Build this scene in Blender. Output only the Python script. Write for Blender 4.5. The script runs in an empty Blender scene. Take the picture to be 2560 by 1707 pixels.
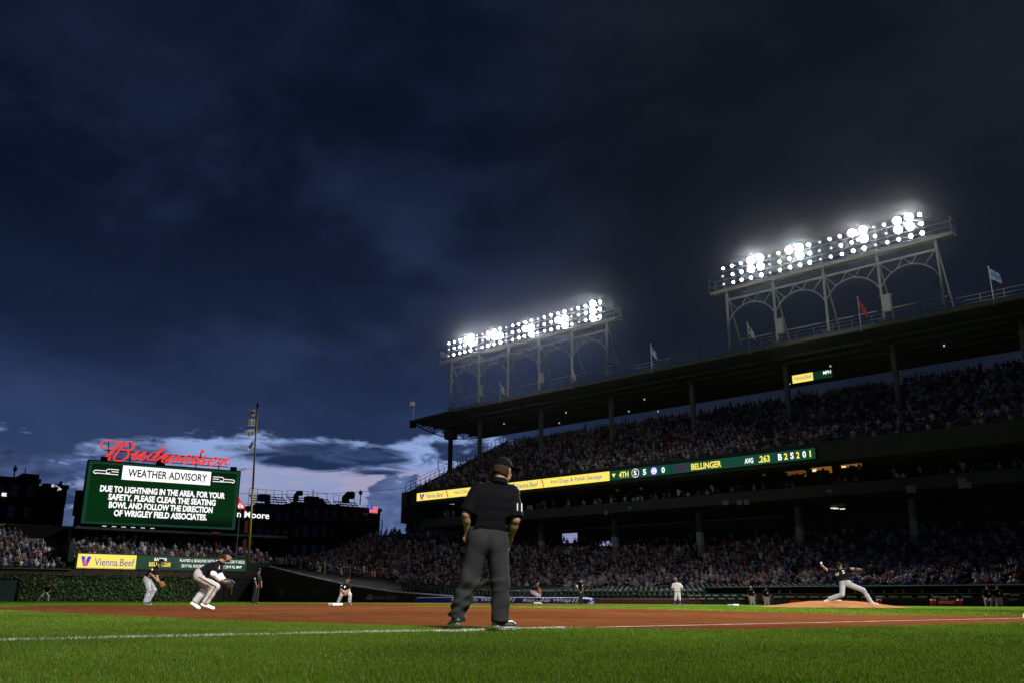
import bpy, math, random
import numpy as np
from mathutils import Vector, Matrix

SC = bpy.context.scene
COL = SC.collection
PI = math.pi
rnd = random.Random(7)
rng = np.random.default_rng(11)

# ------------------------------------------------------------------ camera
CAM = np.array([-7.5, 45.29, 0.297])
YAW, PITCH, ROLL = math.radians(-38.03), math.radians(16.498), math.radians(0.187)
FPX = 2179.0                                   # focal length in pixels of the 2560 px wide photograph
cF = np.array([math.cos(YAW)*math.cos(PITCH), math.sin(YAW)*math.cos(PITCH), math.sin(PITCH)])
cR = np.array([math.sin(YAW), -math.cos(YAW), 0.0])
cU = np.cross(cR, cF)
cR, cU = cR*math.cos(ROLL)+cU*math.sin(ROLL), -cR*math.sin(ROLL)+cU*math.cos(ROLL)
cam = bpy.data.cameras.new('camera')
cam.sensor_width = 36.0
cam.lens = 36.0*FPX/2560.0
cam.clip_start, cam.clip_end = 0.05, 6000
camo = bpy.data.objects.new('camera', cam)
COL.objects.link(camo)
camo.matrix_world = Matrix(((cR[0], cU[0], -cF[0], CAM[0]), (cR[1], cU[1], -cF[1], CAM[1]),
                            (cR[2], cU[2], -cF[2], CAM[2]), (0, 0, 0, 1)))
SC.camera = camo

# ------------------------------------------------------------------ render, exposure
SC.view_settings.view_transform = 'Standard'
SC.view_settings.look = 'None'
SC.view_settings.exposure = 0.0
SC.view_settings.gamma = 1.0
SC.cycles.use_denoising = True
SC.cycles.max_bounces = 5
SC.cycles.diffuse_bounces = 3
SC.cycles.volume_bounces = 0
SC.cycles.sample_clamp_indirect = 4.0

# ------------------------------------------------------------------ sky
w = bpy.data.worlds.new('World')
SC.world = w
w.use_nodes = True
NT = w.node_tree
NT.nodes.clear()


class NB:
    """tiny helper for math node chains"""
    def __init__(s, nt): s.nt = nt
    def n(s, t, **k):
        nd = s.nt.nodes.new(t)
        for a, b in k.items(): setattr(nd, a, b)
        return nd
    def m(s, op, a, b=None, c=None, clamp=False):
        nd = s.n('ShaderNodeMath', operation=op); nd.use_clamp = clamp
        for i, v in enumerate((a, b, c)):
            if v is None: continue
            if isinstance(v, (int, float)): nd.inputs[i].default_value = v
            else: s.nt.links.new(v, nd.inputs[i])
        return nd.outputs[0]
    def ss(s, v, lo, hi):
        nd = s.n('ShaderNodeMapRange', interpolation_type='SMOOTHSTEP')
        s.nt.links.new(v, nd.inputs[0])
        nd.inputs[1].default_value = lo; nd.inputs[2].default_value = hi
        return nd.outputs[0]
    def mix(s, f, a, b):
        nd = s.n('ShaderNodeMix', data_type='RGBA')
        for sock, v in ((nd.inputs[0], f), (nd.inputs[6], a), (nd.inputs[7], b)):
            if isinstance(v, (int, float)): sock.default_value = v
            elif isinstance(v, tuple): sock.default_value = v + ((1,) if len(v) == 3 else ())
            else: s.nt.links.new(v, sock)
        return nd.outputs[2]
    def noise(s, vec, scale, detail=4, rough=0.55, dist=0.0):
        nd = s.n('ShaderNodeTexNoise'); s.nt.links.new(vec, nd.inputs['Vector'])
        nd.inputs['Scale'].default_value = scale; nd.inputs['Detail'].default_value = detail
        nd.inputs['Roughness'].default_value = rough; nd.inputs['Distortion'].default_value = dist
        return nd.outputs[0]
    def ramp(s, v, stops):
        nd = s.n('ShaderNodeValToRGB'); s.nt.links.new(v, nd.inputs[0])
        el = nd.color_ramp.elements
        while len(el) > 1: el.remove(el[-1])
        el[0].position = stops[0][0]; el[0].color = stops[0][1] + (1,)
        for p, c in stops[1:]:
            e = el.new(p); e.color = c + (1,)
        return nd.outputs[0]


def build_sky():
    b = NB(NT); L = NT.links
    tc = b.n('ShaderNodeTexCoord')
    D = tc.outputs['Generated']
    def dot(v):
        nd = b.n('ShaderNodeVectorMath', operation='DOT_PRODUCT'); L.new(D, nd.inputs[0]); nd.inputs[1].default_value = v
        return nd.outputs['Value']
    fwd = dot((math.cos(YAW), math.sin(YAW), 0)); rgt = dot((math.sin(YAW), -math.cos(YAW), 0)); up = dot((0, 0, 1))
    az = b.m('ARCTAN2', rgt, fwd); el = b.m('ARCSINE', up)
    # stretched cloud coordinates on the sky sphere
    cv = b.n('ShaderNodeCombineXYZ'); L.new(az, cv.inputs[0]); L.new(b.m('MULTIPLY', el, 2.0), cv.inputs[1])
    V = cv.outputs[0]
    n_big = b.noise(V, 2.2, 5, 0.55, 0.3)
    n_mid = b.noise(V, 6.5, 6, 0.6, 0.4)
    n_fine = b.noise(V, 17.0, 6, 0.6, 0.2)
    cv2 = b.n('ShaderNodeCombineXYZ'); L.new(az, cv2.inputs[0]); L.new(b.m('MULTIPLY', el, 5.5), cv2.inputs[1])
    n_str = b.noise(cv2.outputs[0], 8.0, 6, 0.6, 0.5)
    # clear twilight behind the clouds
    clear = b.ramp(b.m('MULTIPLY', el, 4.0), [(0.0, (.19, .215, .38)), (.36, (.22, .26, .47)), (.46, (.24, .30, .53)), (.54, (.22, .31, .59)), (.66, (.25, .36, .68)), (.85, (.12, .19, .42)), (1.0, (.08, .13, .30))])
    pk = b.m('MULTIPLY', b.ss(el, .100, .122), b.ss(el, .146, .128))
    clear = b.mix(b.m('MULTIPLY', b.m('MULTIPLY', pk, b.ss(n_str, .38, .56)), b.ss(az, -.42, -.26)), clear, (.34, .32, .49))
    sky = b.n('ShaderNodeTexSky', sky_type='NISHITA'); sky.sun_disc = False
    sky.sun_elevation = math.radians(0.5); sky.sun_rotation = math.radians(90) - (YAW + math.radians(150))
    skm = b.n('ShaderNodeMix', data_type='RGBA', blend_type='ADD'); skm.inputs[0].default_value = 0.02
    L.new(clear, skm.inputs[6]); L.new(sky.outputs[0], skm.inputs[7])
    clear = skm.outputs[2]
    # storm deck: colour by height above the horizon and by billow
    deck = b.ramp(b.m('MULTIPLY', el, 1.25), [(0.0, (.040, .070, .17)), (.20, (.021, .039, .104)), (.27, (.0120, .0235, .068)), (.36, (.0044, .0092, .028)), (.60, (.0036, .0070, .0200)), (1.0, (.0038, .0060, .0140))])
    bil = b.m('ADD', b.m('MULTIPLY', n_big, 1.0), b.m('MULTIPLY', n_mid, .24))
    lit = b.ss(bil, .50, .86)
    hi = b.mix(b.m('MULTIPLY', lit, .8), deck, b.mix(b.ss(el, .15, .6), (.036, .062, .155), (.0090, .0155, .040)))
    dk = b.mix(b.ss(bil, .66, .42), hi, b.mix(b.ss(el, .15, .45), (.0145, .027, .074), (.0030, .0058, .0160)))
    # greyer towards the floodlit side
    grey = b.m('MULTIPLY', b.ss(az, -.12, .22), b.m('MULTIPLY', b.ss(el, .02, .20), .85))
    dk = b.mix(grey, dk, b.mix(lit, (.0052, .0075, .0130), (.0105, .0142, .0205)))
    # lower edge of the deck, ragged
    edge = b.m('ADD', el, b.m('ADD', b.m('MULTIPLY', b.m('SUBTRACT', n_mid, .5), .10), b.m('MULTIPLY', b.m('SUBTRACT', n_fine, .5), .06)))
    edge = b.m('ADD', edge, b.m('ADD', b.m('MULTIPLY', b.m('SUBTRACT', n_str, .5), .09), b.m('MULTIPLY', b.ss(az, -.33, -.47), .022)))
    # the break in the storm lies over right field; elsewhere the deck comes down to the horizon
    away = b.ss(b.m('ABSOLUTE', b.m('ADD', az, .30)), .40, .75)
    edge = b.m('ADD', edge, b.m('MULTIPLY', away, .15))
    cover = b.ss(edge, .157, .175)
    def blob(a0, e0, ra, re, soft, wob, wf=n_fine):
        dx = b.m('DIVIDE', b.m('SUBTRACT', az, a0), ra); dy = b.m('DIVIDE', b.m('SUBTRACT', el, e0), re)
        r = b.m('SQRT', b.m('ADD', b.m('MULTIPLY', dx, dx), b.m('MULTIPLY', dy, dy)))
        r = b.m('ADD', r, b.m('MULTIPLY', b.m('SUBTRACT', wf, .5), wob))
        return b.ss(r, 1.0+soft, 1.0-soft)
    n_puff = b.noise(V, 34.0, 5, .6, .1)
    cv3 = b.n('ShaderNodeCombineXYZ'); L.new(az, cv3.inputs[0]); L.new(b.m('MULTIPLY', el, 4.2), cv3.inputs[1])
    n_wisp = b.noise(cv3.outputs[0], 15.0, 7, .62, .8)
    out = clear
    # torn grey-blue cloud in the left of the break
    torn = b.m('MULTIPLY', b.ss(n_wisp, .34, .52), b.m('MULTIPLY', b.ss(az, -.34, -.43), b.ss(el, .168, .146)))
    out = b.mix(torn, out, b.mix(n_fine, (.034, .062, .155), (.085, .130, .29)))
    # far cumulus heads
    for args, c0, c1 in (((-.128, .098, .034, .037, .05, 1.1, n_puff), (.060, .092, .215), (.125, .170, .36)), ((-.096, .090, .030, .030, .05, 1.1, n_puff), (.065, .100, .23), (.115, .16, .34)),
                         ((-.523, .105, .062, .043, .07, 1.2, n_puff), (.026, .044, .115), (.065, .100, .235)), ((-.525, .140, .022, .018, .08, 1.0, n_puff), (.020, .034, .090), (.050, .080, .19))):
        out = b.mix(blob(*args), out, b.mix(b.ss(n_puff, .3, .7), c0, c1))
    # dark lens-shaped cloud and its trailing streaks
    lens = b.m('MAXIMUM', blob(-.205, .1535, .088, .0150, .30, 1.9, n_wisp), blob(-.155, .138, .030, .0030, .4, 1.2, n_wisp))
    out = b.mix(lens, out, b.mix(b.ss(n_wisp, .35, .68), (.014, .029, .082), (.055, .090, .215)))
    wisp = b.m('MULTIPLY', b.ss(n_wisp, .57, .68), b.m('MULTIPLY', b.ss(el, .125, .150), .75))
    out = b.mix(wisp, out, (.045, .078, .190))
    out = b.mix(cover, out, dk)
    below = b.ss(el, 0.0, -.03)
    out = b.mix(below, out, (.012, .016, .025))
    bg = b.n('ShaderNodeBackground'); L.new(out, bg.inputs[0]); bg.inputs[1].default_value = 1.0
    wo = b.n('ShaderNodeOutputWorld'); L.new(bg.outputs[0], wo.inputs[0])


build_sky()
# the last daylight, faint and soft, from the bright gap low over right field
sun = bpy.data.lights.new('dusk_sun', 'SUN')
sun.energy = 0.03; sun.angle = math.radians(20); sun.color = (.75, .82, 1.0)
suno = bpy.data.objects.new('dusk_sun', sun); COL.objects.link(suno)
suno.rotation_euler = Vector((-math.cos(YAW+.3), -math.sin(YAW+.3), -.35)).to_track_quat('-Z', 'Y').to_euler()

# ------------------------------------------------------------------ materials
MATS = {}


def pmat(name, col, rough=0.7, metal=0.0, var=0.0, scale=3.0, spec=0.3, bump=0.0, obcol=False, attr=None, var2=None):
    if name in MATS: return MATS[name]
    m = bpy.data.materials.new(name); m.use_nodes = True; MATS[name] = m
    nt = m.node_tree; b = NB(nt); p = nt.nodes['Principled BSDF']
    p.inputs['Roughness'].default_value = rough; p.inputs['Metallic'].default_value = metal
    p.inputs['Specular IOR Level'].default_value = spec
    c4 = tuple(col) + (1,)
    p.inputs['Base Color'].default_value = c4
    src = None
    if obcol:
        oi = b.n('ShaderNodeObjectInfo'); src = oi.outputs['Color']
    if attr:
        at = b.n('ShaderNodeAttribute', attribute_name=attr); src = at.outputs['Color']
    if var > 0 or bump > 0:
        tc = b.n('ShaderNodeTexCoord')
        nz = b.noise(tc.outputs['Object'], scale, 5, .6)
        if var > 0:
            base = src if src is not None else None
            f = b.ss(nz, .3, .7)
            d = tuple(x*(1-var) for x in col); l = tuple(min(1, x*(1+var)) for x in col)
            if base is None:
                mx = b.mix(f, d, l if var2 is None else var2); nt.links.new(mx, p.inputs['Base Color'])
            else:
                nt.links.new(base, p.inputs['Base Color'])
        if bump > 0:
            bp = b.n('ShaderNodeBump'); bp.inputs['Strength'].default_value = bump; bp.inputs['Distance'].default_value = .02
            nt.links.new(nz, bp.inputs['Height']); nt.links.new(bp.outputs[0], p.inputs['Normal'])
    if src is not None: nt.links.new(src, p.inputs['Base Color'])
    return m


def emat(name, col, strength=1.0, sample=False):
    if name in MATS: return MATS[name]
    m = bpy.data.materials.new(name); m.use_nodes = True; MATS[name] = m
    nt = m.node_tree; p = nt.nodes['Principled BSDF']
    p.inputs['Base Color'].default_value = (.01, .01, .01, 1); p.inputs['Roughness'].default_value = .6
    p.inputs['Emission Color'].default_value = tuple(col) + (1,)
    p.inputs['Emission Strength'].default_value = strength
    m.cycles.emission_sampling = 'AUTO' if sample else 'NONE'
    return m


# ------------------------------------------------------------------ mesh helpers
class MB:
    def __init__(s): s.v = []; s.f = []; s.mi = []; s.cur = 0
    def add(s, vs, fs):
        o = len(s.v); s.v += [tuple(map(float, x)) for x in vs]; s.f += [tuple(i+o for i in q) for q in fs]; s.mi += [s.cur]*len(fs); return s
    def frame(s, O, X, Y, Z, hx, hy, hz):
        O, X, Y, Z = map(np.asarray, (O, X, Y, Z))
        vs = [O+X*a*hx+Y*b_*hy+Z*c*hz for a in (-1, 1) for b_ in (-1, 1) for c in (-1, 1)]
        fs = [(0, 1, 3, 2), (4, 6, 7, 5), (0, 4, 5, 1), (2, 3, 7, 6), (0, 2, 6, 4), (1, 5, 7, 3)]
        if np.dot(np.cross(X, Y), Z) < 0: fs = [q[::-1] for q in fs]
        return s.add(vs, fs)
    def box(s, lo, hi):
        lo, hi = np.array(lo, float), np.array(hi, float); c = (lo+hi)/2; h = (hi-lo)/2
        return s.frame(c, (1, 0, 0), (0, 1, 0), (0, 0, 1), *h)
    def tube(s, pts, r, n=6, cap=True):
        pts = [np.array(p, float) for p in pts]
        rs = r if isinstance(r, (list, tuple)) else [r]*len(pts)
        rings = []
        prev = None
        for i, p in enumerate(pts):
            a = pts[min(i+1, len(pts)-1)]-pts[max(i-1, 0)]
            a = a/(np.linalg.norm(a)+1e-9)
            if prev is None:
                h = np.array([0, 0, 1.0]) if abs(a[2]) < .9 else np.array([1.0, 0, 0])
                e = np.cross(a, h)
            else: e = prev - a*np.dot(prev, a)
            e /= np.linalg.norm(e)+1e-9; prev = e; g = np.cross(a, e)
            rings.append([p+(e*math.cos(2*PI*k/n)+g*math.sin(2*PI*k/n))*rs[i] for k in range(n)])
        vs = [q for R_ in rings for q in R_]; fs = []
        for i in range(len(pts)-1):
            for k in range(n):
                fs.append((i*n+k, i*n+(k+1) % n, (i+1)*n+(k+1) % n, (i+1)*n+k))
        if cap:
            fs.append(tuple(range(n))[::-1]); fs.append(tuple((len(pts)-1)*n+k for k in range(n)))
        return s.add(vs, fs)
    def bar(s, a, b_, w_, h_=None, up=(0, 0, 1)):
        a, b_ = np.array(a, float), np.array(b_, float); d = b_-a; L_ = np.linalg.norm(d); d /= L_
        up = np.array(up, float)
        if abs(np.dot(d, up)) > .99: up = np.array([1.0, 0, 0])
        x = np.cross(d, up); x /= np.linalg.norm(x); z = np.cross(x, d)
        return s.frame((a+b_)/2, d, x, z, L_/2, w_/2, (h_ or w_)/2)
    def poly(s, pts): return s.add(pts, [tuple(range(len(pts)))])
    def prism(s, pts, off):
        n = len(pts); off = np.array(off, float); vs = [np.array(p, float) for p in pts]; vs += [p+off for p in vs[:n]]
        fs = [tuple(range(n)), tuple(range(n, 2*n))[::-1]]+[(i, i+n, (i+1) % n+n, (i+1) % n) for i in range(n)]
        return s.add(vs, fs)
    def mesh(s, name):
        me = bpy.data.meshes.new(name); me.from_pydata(s.v, [], s.f)
        if any(s.mi): me.polygons.foreach_set('material_index', s.mi)
        me.update(); return me


def link(name, me, mats, parent=None, smooth=False):
    o = bpy.data.objects.new(name, me)
    if me is not None and mats is not None and len(me.materials) == 0:
        for m in (mats if isinstance(mats, (list, tuple)) else [mats]): me.materials.append(m)
    if smooth and me is not None: me.polygons.foreach_set('use_smooth', [True]*len(me.polygons))
    COL.objects.link(o)
    if parent is not None: child(o, parent)
    return o


def wm(o):
    """world matrix from the transform channels, without a scene update"""
    return (wm(o.parent) @ o.matrix_parent_inverse if o.parent else Matrix.Identity(4)) @ o.matrix_basis


def child(o, p):
    o.parent = p
    o.matrix_parent_inverse = wm(p).inverted()


def tag(o, label, cat, group=None, kind=None):
    if label: o['label'] = label
    if cat: o['category'] = cat
    if group: o['group'] = group
    if kind: o['kind'] = kind
    return o


def thing(name, label, cat, loc=(0, 0, 0), group=None):
    """an Empty at the thing's base; children are modelled in world coordinates"""
    o = bpy.data.objects.new(name, None); COL.objects.link(o)
    o.location = Vector([float(x) for x in loc]); o.empty_display_size = .2
    return tag(o, label, cat, group)


def npmesh(name, V, F, mats, cols=None, smooth=False):
    """mesh from numpy arrays, F (n,3|4)"""
    V = np.asarray(V, np.float32); F = np.asarray(F, np.int32); k = F.shape[1]
    me = bpy.data.meshes.new(name)
    me.vertices.add(len(V)); me.vertices.foreach_set('co', V.ravel())
    me.loops.add(F.size); me.loops.foreach_set('vertex_index', F.ravel())
    me.polygons.add(len(F)); me.polygons.foreach_set('loop_start', np.arange(0, F.size, k, dtype=np.int32))
    try: me.polygons.foreach_set('loop_total', np.full(len(F), k, np.int32))
    except Exception: pass
    if cols is not None:
        a = me.attributes.new('tint', 'FLOAT_COLOR', 'POINT')
        c = np.ones((len(V), 4), np.float32); c[:, :3] = cols; a.data.foreach_set('color', c.ravel())
    me.update(calc_edges=True); me.validate()
    for m in (mats if isinstance(mats, (list, tuple)) else [mats]): me.materials.append(m)
    if smooth: me.polygons.foreach_set('use_smooth', np.ones(len(F), bool))
    return me


# ------------------------------------------------------------------ lettering (flat print and lit letters)
TEXTS = []


def text(parent, body, O, X, Y, rect, mat, bold=0.0, shear=0.0, name='lettering', lift=0.02, ext=0.0, space=1.0):
    """fit body into rect=(u0,u1,v0,v1) of the plane O + X*u + Y*v"""
    cu = bpy.data.curves.new(name, 'FONT'); cu.body = body; cu.offset = bold; cu.shear = shear; cu.extrude = ext
    cu.space_character = space; cu.resolution_u = 3; cu.materials.append(mat)
    o = bpy.data.objects.new(name, cu); COL.objects.link(o)
    TEXTS.append((o, parent, np.array(O, float), np.array(X, float), np.array(Y, float), rect, lift))
    return o


def settle_texts():
    """fit every text to its rectangle and turn it into a plain mesh"""
    bpy.context.view_layer.update()
    dg = bpy.context.evaluated_depsgraph_get()
    for o, p, O, X, Y, (u0, u1, v0, v1), lift in TEXTS:
        me = bpy.data.meshes.new_from_object(o.evaluated_get(dg)); nm = o.name.split('.')[0]; mt = o.data.materials[0]
        co = np.zeros(len(me.vertices)*3); me.vertices.foreach_get('co', co); co = co.reshape(-1, 3); lo, hi = co.min(0), co.max(0)
        sx_ = (u1-u0)/max(1e-6, hi[0]-lo[0]); sy_ = (v1-v0)/max(1e-6, hi[1]-lo[1]); N_ = np.cross(X, Y)
        Wc = O + np.outer(u0+(co[:, 0]-lo[0])*sx_, X) + np.outer(v0+(co[:, 1]-lo[1])*sy_, Y) + np.outer(lift+co[:, 2], N_)
        me.vertices.foreach_set('co', Wc.ravel().astype(np.float32)); me.update()
        if len(me.materials) == 0: me.materials.append(mt)
        cu = o.data; bpy.data.objects.remove(o); bpy.data.curves.remove(cu)
        link(nm, me, None, p)


def panel(name, O, X, Y, rect, depth, mat, parent, lift=0.0):
    """thin slab on a plane; front face lift in front of the plane"""
    O, X, Y = map(lambda a: np.array(a, float), (O, X, Y)); N = np.cross(X, Y); u0, u1, v0, v1 = rect
    m = MB(); m.frame(O+X*(u0+u1)/2+Y*(v0+v1)/2+N*(lift-depth/2), X, Y, N, (u1-u0)/2, (v1-v0)/2, depth/2)
    return link(name, m.mesh(name), mat, parent)


def disc(name, O, X, Y, c, r, mat, parent, lift, n=28, r2=None):
    O, X, Y = map(lambda a: np.array(a, float), (O, X, Y)); N = np.cross(X, Y)
    m = MB(); m.prism([O+X*(c[0]+r*math.cos(2*PI*k/n))+Y*(c[1]+(r2 or r)*math.sin(2*PI*k/n))+N*(lift-.01) for k in range(n)], N*.01)
    return link(name, m.mesh(name), mat, parent)


# ------------------------------------------------------------------ where a photograph point lies in the place
def ray(x, y): return cF + cR*(x-1280)/FPX - cU*(y-853.5)/FPX
def at_depth(x, y, d): return CAM + ray(x, y)*d
def on_x(x, y, X): d = ray(x, y); return CAM + d*(X-CAM[0])/d[0]
def smooth01(x): x = min(1, max(0, x)); return x*x*(3-2*x)
def ground_z(x, y):
    """the infield is crowned a few centimetres for drainage"""
    return .06*smooth01((x-1)/10)*smooth01((y+1)/9)*smooth01((75-math.hypot(x, y))/30)


def ground_at(px, dist):
    """ground point at a compass bearing given by an image column, dist metres away"""
    d = ray(px, 1500); d = d[:2]/np.linalg.norm(d[:2]); p = CAM[:2]+d*dist
    return np.array([p[0], p[1], ground_z(p[0], p[1])])


# first-base grandstand frame: s runs from the right-field corner towards home, t back from the field wall
TH = math.radians(9.5); SU = np.array([math.cos(TH), math.sin(TH), 0]); SN = np.array([math.sin(TH), -math.cos(TH), 0]); SP = np.array([107., -1.5, 0])
def W(s, t, z): return SP-SU*s+SN*t+np.array([0, 0, z])
def S(x, y, t):
    d = ray(x, y); k = (t-(CAM-SP)@SN)/(d@SN); P = CAM+d*k; return -(P-SP)@SU, P[2]
SX = -SU; SZ = np.array([0, 0, 1.0])            # right and up on a stand face seen from the field

# ================================================================== GROUND
M_soil = pmat('earth outside the field', (.035, .03, .026), .9, var=.3, scale=.05)
M_turf = pmat('turf', (.046, .092, .008), .9, var=.22, scale=.35, var2=(.062, .116, .010), spec=0)
M_blade = pmat('grass blade', (.07, .12, .012), .55, attr='tint', spec=.06)
def clay_material():
    m_ = bpy.data.materials.new('infield clay'); m_.use_nodes = True; nt = m_.node_tree; b = NB(nt); p = nt.nodes['Principled BSDF']
    p.inputs['Roughness'].default_value = .95; p.inputs['Specular IOR Level'].default_value = 0
    tc = b.n('ShaderNodeTexCoord'); mp = b.n('ShaderNodeMapping'); nt.links.new(tc.outputs['Object'], mp.inputs[0]); mp.inputs['Rotation'].default_value = (0, 0, .75); mp.inputs['Scale'].default_value = (.25, 1.6, 1)
    big = b.noise(tc.outputs['Object'], .22, 5, .6, .6); mid_ = b.noise(tc.outputs['Object'], 1.4, 6, .65); st_ = b.noise(mp.outputs[0], 2.2, 6, .6, .5); fine = b.noise(tc.outputs['Object'], 11, 4, .6)
    c = b.mix(b.ss(big, .35, .65), (.080, .0265, .0100), (.112, .0395, .0150)); c = b.mix(b.m('MULTIPLY', b.ss(st_, .50, .66), .8), c, (.052, .0175, .0075)); c = b.mix(b.m('MULTIPLY', b.ss(mid_, .58, .72), .5), c, (.135, .052, .021)); c = b.mix(b.m('MULTIPLY', b.ss(fine, .60, .72), .45), c, (.045, .015, .006))
    nt.links.new(c, p.inputs['Base Color']); bp = b.n('ShaderNodeBump'); bp.inputs['Strength'].default_value = .6; bp.inputs['Distance'].default_value = .03; nt.links.new(b.m('ADD', fine, mid_), bp.inputs['Height']); nt.links.new(bp.outputs[0], p.inputs['Normal'])
    return m_


M_clay = clay_material()
M_mound = pmat('mound clay', (.27, .125, .052), .95, var=.10, scale=1.5, bump=.3, spec=0)
M_chalk = pmat('chalk', (.42, .38, .34), .95, var=.25, scale=3, spec=0)
M_track = pmat('warning track', (.13, .06, .032), .95, var=.15, scale=1.0, spec=0)


def in_infield_grass(x, y):
    if not (.9 < x < 26.5 and .9 < y < 26.5): return False
    for bx, by, r in ((27.43, 27.43, 3.4), (27.43, 0, 3.4), (0, 27.43, 3.4), (0, 0, 4.2)):
        if math.hypot(x-bx, y-by) < r: return False
    return True


def in_dirt(x, y):
    if math.hypot(x, y) < 4.2: return True
    if in_infield_grass(x, y): return False
    r = math.hypot(x-13., y-13.)
    if x < 0: return x > -1.55 and 2 < y < 38.4 and (y < 34.5 or r < 28.96-(.35*(-x)))
    if y < 0: return y > -1.55 and 2 < x < 38.4
    return r < 28.96 and (x < 28.6 or y < 28.6)


def on_line(x, y, wd=.05): return (abs(x) < wd and y > 28.0)


def terrain(name, x0, x1, y0, y1, st, mat, dz=0.0):
    xs = np.arange(x0, x1+st/2, st); ys = np.arange(y0, y1+st/2, st)
    V = [(x, y, ground_z(x, y)+dz) for x in xs for y in ys]; ny = len(ys)
    F = [(i*ny+j, (i+1)*ny+j, (i+1)*ny+j+1, i*ny+j+1) for i in range(len(xs)-1) for j in range(ny-1)]
    return link(name, npmesh(name, V, F, mat), None)


g = MB(); g.add([(-900, -900, -.12), (1100, -900, -.12), (1100, 1100, -.12), (-900, 1100, -.12)], [(0, 1, 2, 3)])
tag(link('ground', g.mesh('ground'), M_soil), None, None, kind='structure')
tag(terrain('playing_field', -30, 106, -36, 110, 1.0, M_turf), None, None, kind='structure')


def dirt_sheet():
    V = []; F = []; A = 520; K = 14; c = (13.0, 13.0); prev = None
    for a in range(A+1):
        th = 2*PI*a/A; dx, dy = math.cos(th), math.sin(th)
        rin = None; rout = None; r = 2.0
        while r < 34:
            if in_dirt(c[0]+dx*r, c[1]+dy*r):
                if rin is None: rin = r
                rout = r
            elif rin is not None and r-rout > .3: break
            r += .06
        if rin is None: prev = None; continue
        base = len(V)
        for k in range(K+1):
            q = rin+(rout-rin)*k/K; x, y = c[0]+dx*q, c[1]+dy*q
            V.append((x, y, ground_z(x, y)+.005))
        if prev is not None:
            for k in range(K): F.append((prev+k, prev+k+1, base+k+1, base+k))
        prev = base
    return npmesh('infield_dirt', V, F, M_clay)


tag(link('infield_dirt', dirt_sheet(), None), None, None, kind='structure')
# pitcher's mound: a low dome of paler clay
m = MB(); prof = [(0, .25), (.5, .25), (.9, .235), (1.6, .155), (2.3, .06), (2.75, .012), (2.95, .004)]; n = 64; mc = (13.05, 13.05)
vs = []; fs = []
for i, (r, z) in enumerate(prof):
    for k in range(n):
        x, y = mc[0]+r*math.cos(2*PI*k/n), mc[1]+r*math.sin(2*PI*k/n); vs.append((x, y, ground_z(x, y)+z+.004))
for i in range(len(prof)-1):
    for k in range(n): fs.append((i*n+k, (i+1)*n+k, (i+1)*n+(k+1) % n, i*n+(k+1) % n))
m.add(vs, fs); tag(link('pitchers_mound', m.mesh('pitchers_mound'), M_mound, smooth=True), None, None, kind='structure')
m = MB(); m.frame((12.9, 12.9, .31+ground_z(13, 13)-.04), (.7071, -.7071, 0), (.7071, .7071, 0), (0, 0, 1), .30, .076, .02)
tag(link('pitching_rubber', m.mesh('pitching_rubber'), pmat('white rubber', (.75, .75, .73), .6)), 'white rubber slab on top of the pitchers mound', 'pitching rubber')
# warning track at the foot of the outfield and first-base walls, and a corner of it by the camera
m = MB()
def strip(m, pts_a, pts_b, z):
    o = [np.array([p[0], p[1], z]) for p in pts_a]; q = [np.array([p[0], p[1], z]) for p in pts_b]
    for i in range(len(o)-1): m.add([o[i], o[i+1], q[i+1], q[i]], [(0, 1, 2, 3)])
strip(m, [W(s, 0, 0) for s in range(0, 131, 5)], [W(s, -2.2, 0) for s in range(0, 131, 5)], .006)
strip(m, [(106.0, y) for y in range(-2, 61, 4)], [(103.6, y) for y in range(-2, 61, 4)], .006)
p_ = [at_depth(x, y, d) for x, y, d in ((2475, 1712, 3.5), (2566, 1696, 3.7), (2640, 1720, 3.3), (2500, 1760, 3.0))]
q_ = [np.array([-5.65, 43.35]), np.array([-5.42, 42.75]), np.array([-6.6, 42.2]), np.array([-6.6, 43.35])]
m.add([(p[0], p[1], .006) for p in q_], [(0, 1, 2, 3)])
tag(link('warning_track', m.mesh('warning_track'), M_track), None, None, kind='structure')

# foul lines: chalk on the dirt, painted turf beyond
m = MB()
for i in range(44):
    y0, y1 = 1.2+.62*i, 1.2+.62*(i+1)
    if y1 < 38.6: m.add([(x, y, ground_z(0, y)+.0095) for x, y in ((-.045, y0), (.045, y0), (.045, y1), (-.045, y1))], [(0, 1, 2, 3)])
y = 28.4
while y < 38.0:
    w0, w1 = .045*rnd.uniform(.7, 1.2), .045*rnd.uniform(.7, 1.2)
    m.add([(-w0, y, .0095), (w0, y, .0095), (w1, y+.35, .0095), (-w1, y+.35, .0095)], [(0, 1, 2, 3)]); y += .35
for i in range(70): m.add([(29+1.1*i, -.05, .0095), (30.1+1.1*i, -.05, .0095), (30.1+1.1*i, .05, .0095), (29+1.1*i, .05, .0095)], [(0, 1, 2, 3)])
tag(link('foul_line', m.mesh('foul_line'), M_chalk), None, None, kind='structure')


UMP_FEET = [tuple(ground_at(px, 9.0)[:2]) for px in (1134, 1150, 1245, 1268)]


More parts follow.
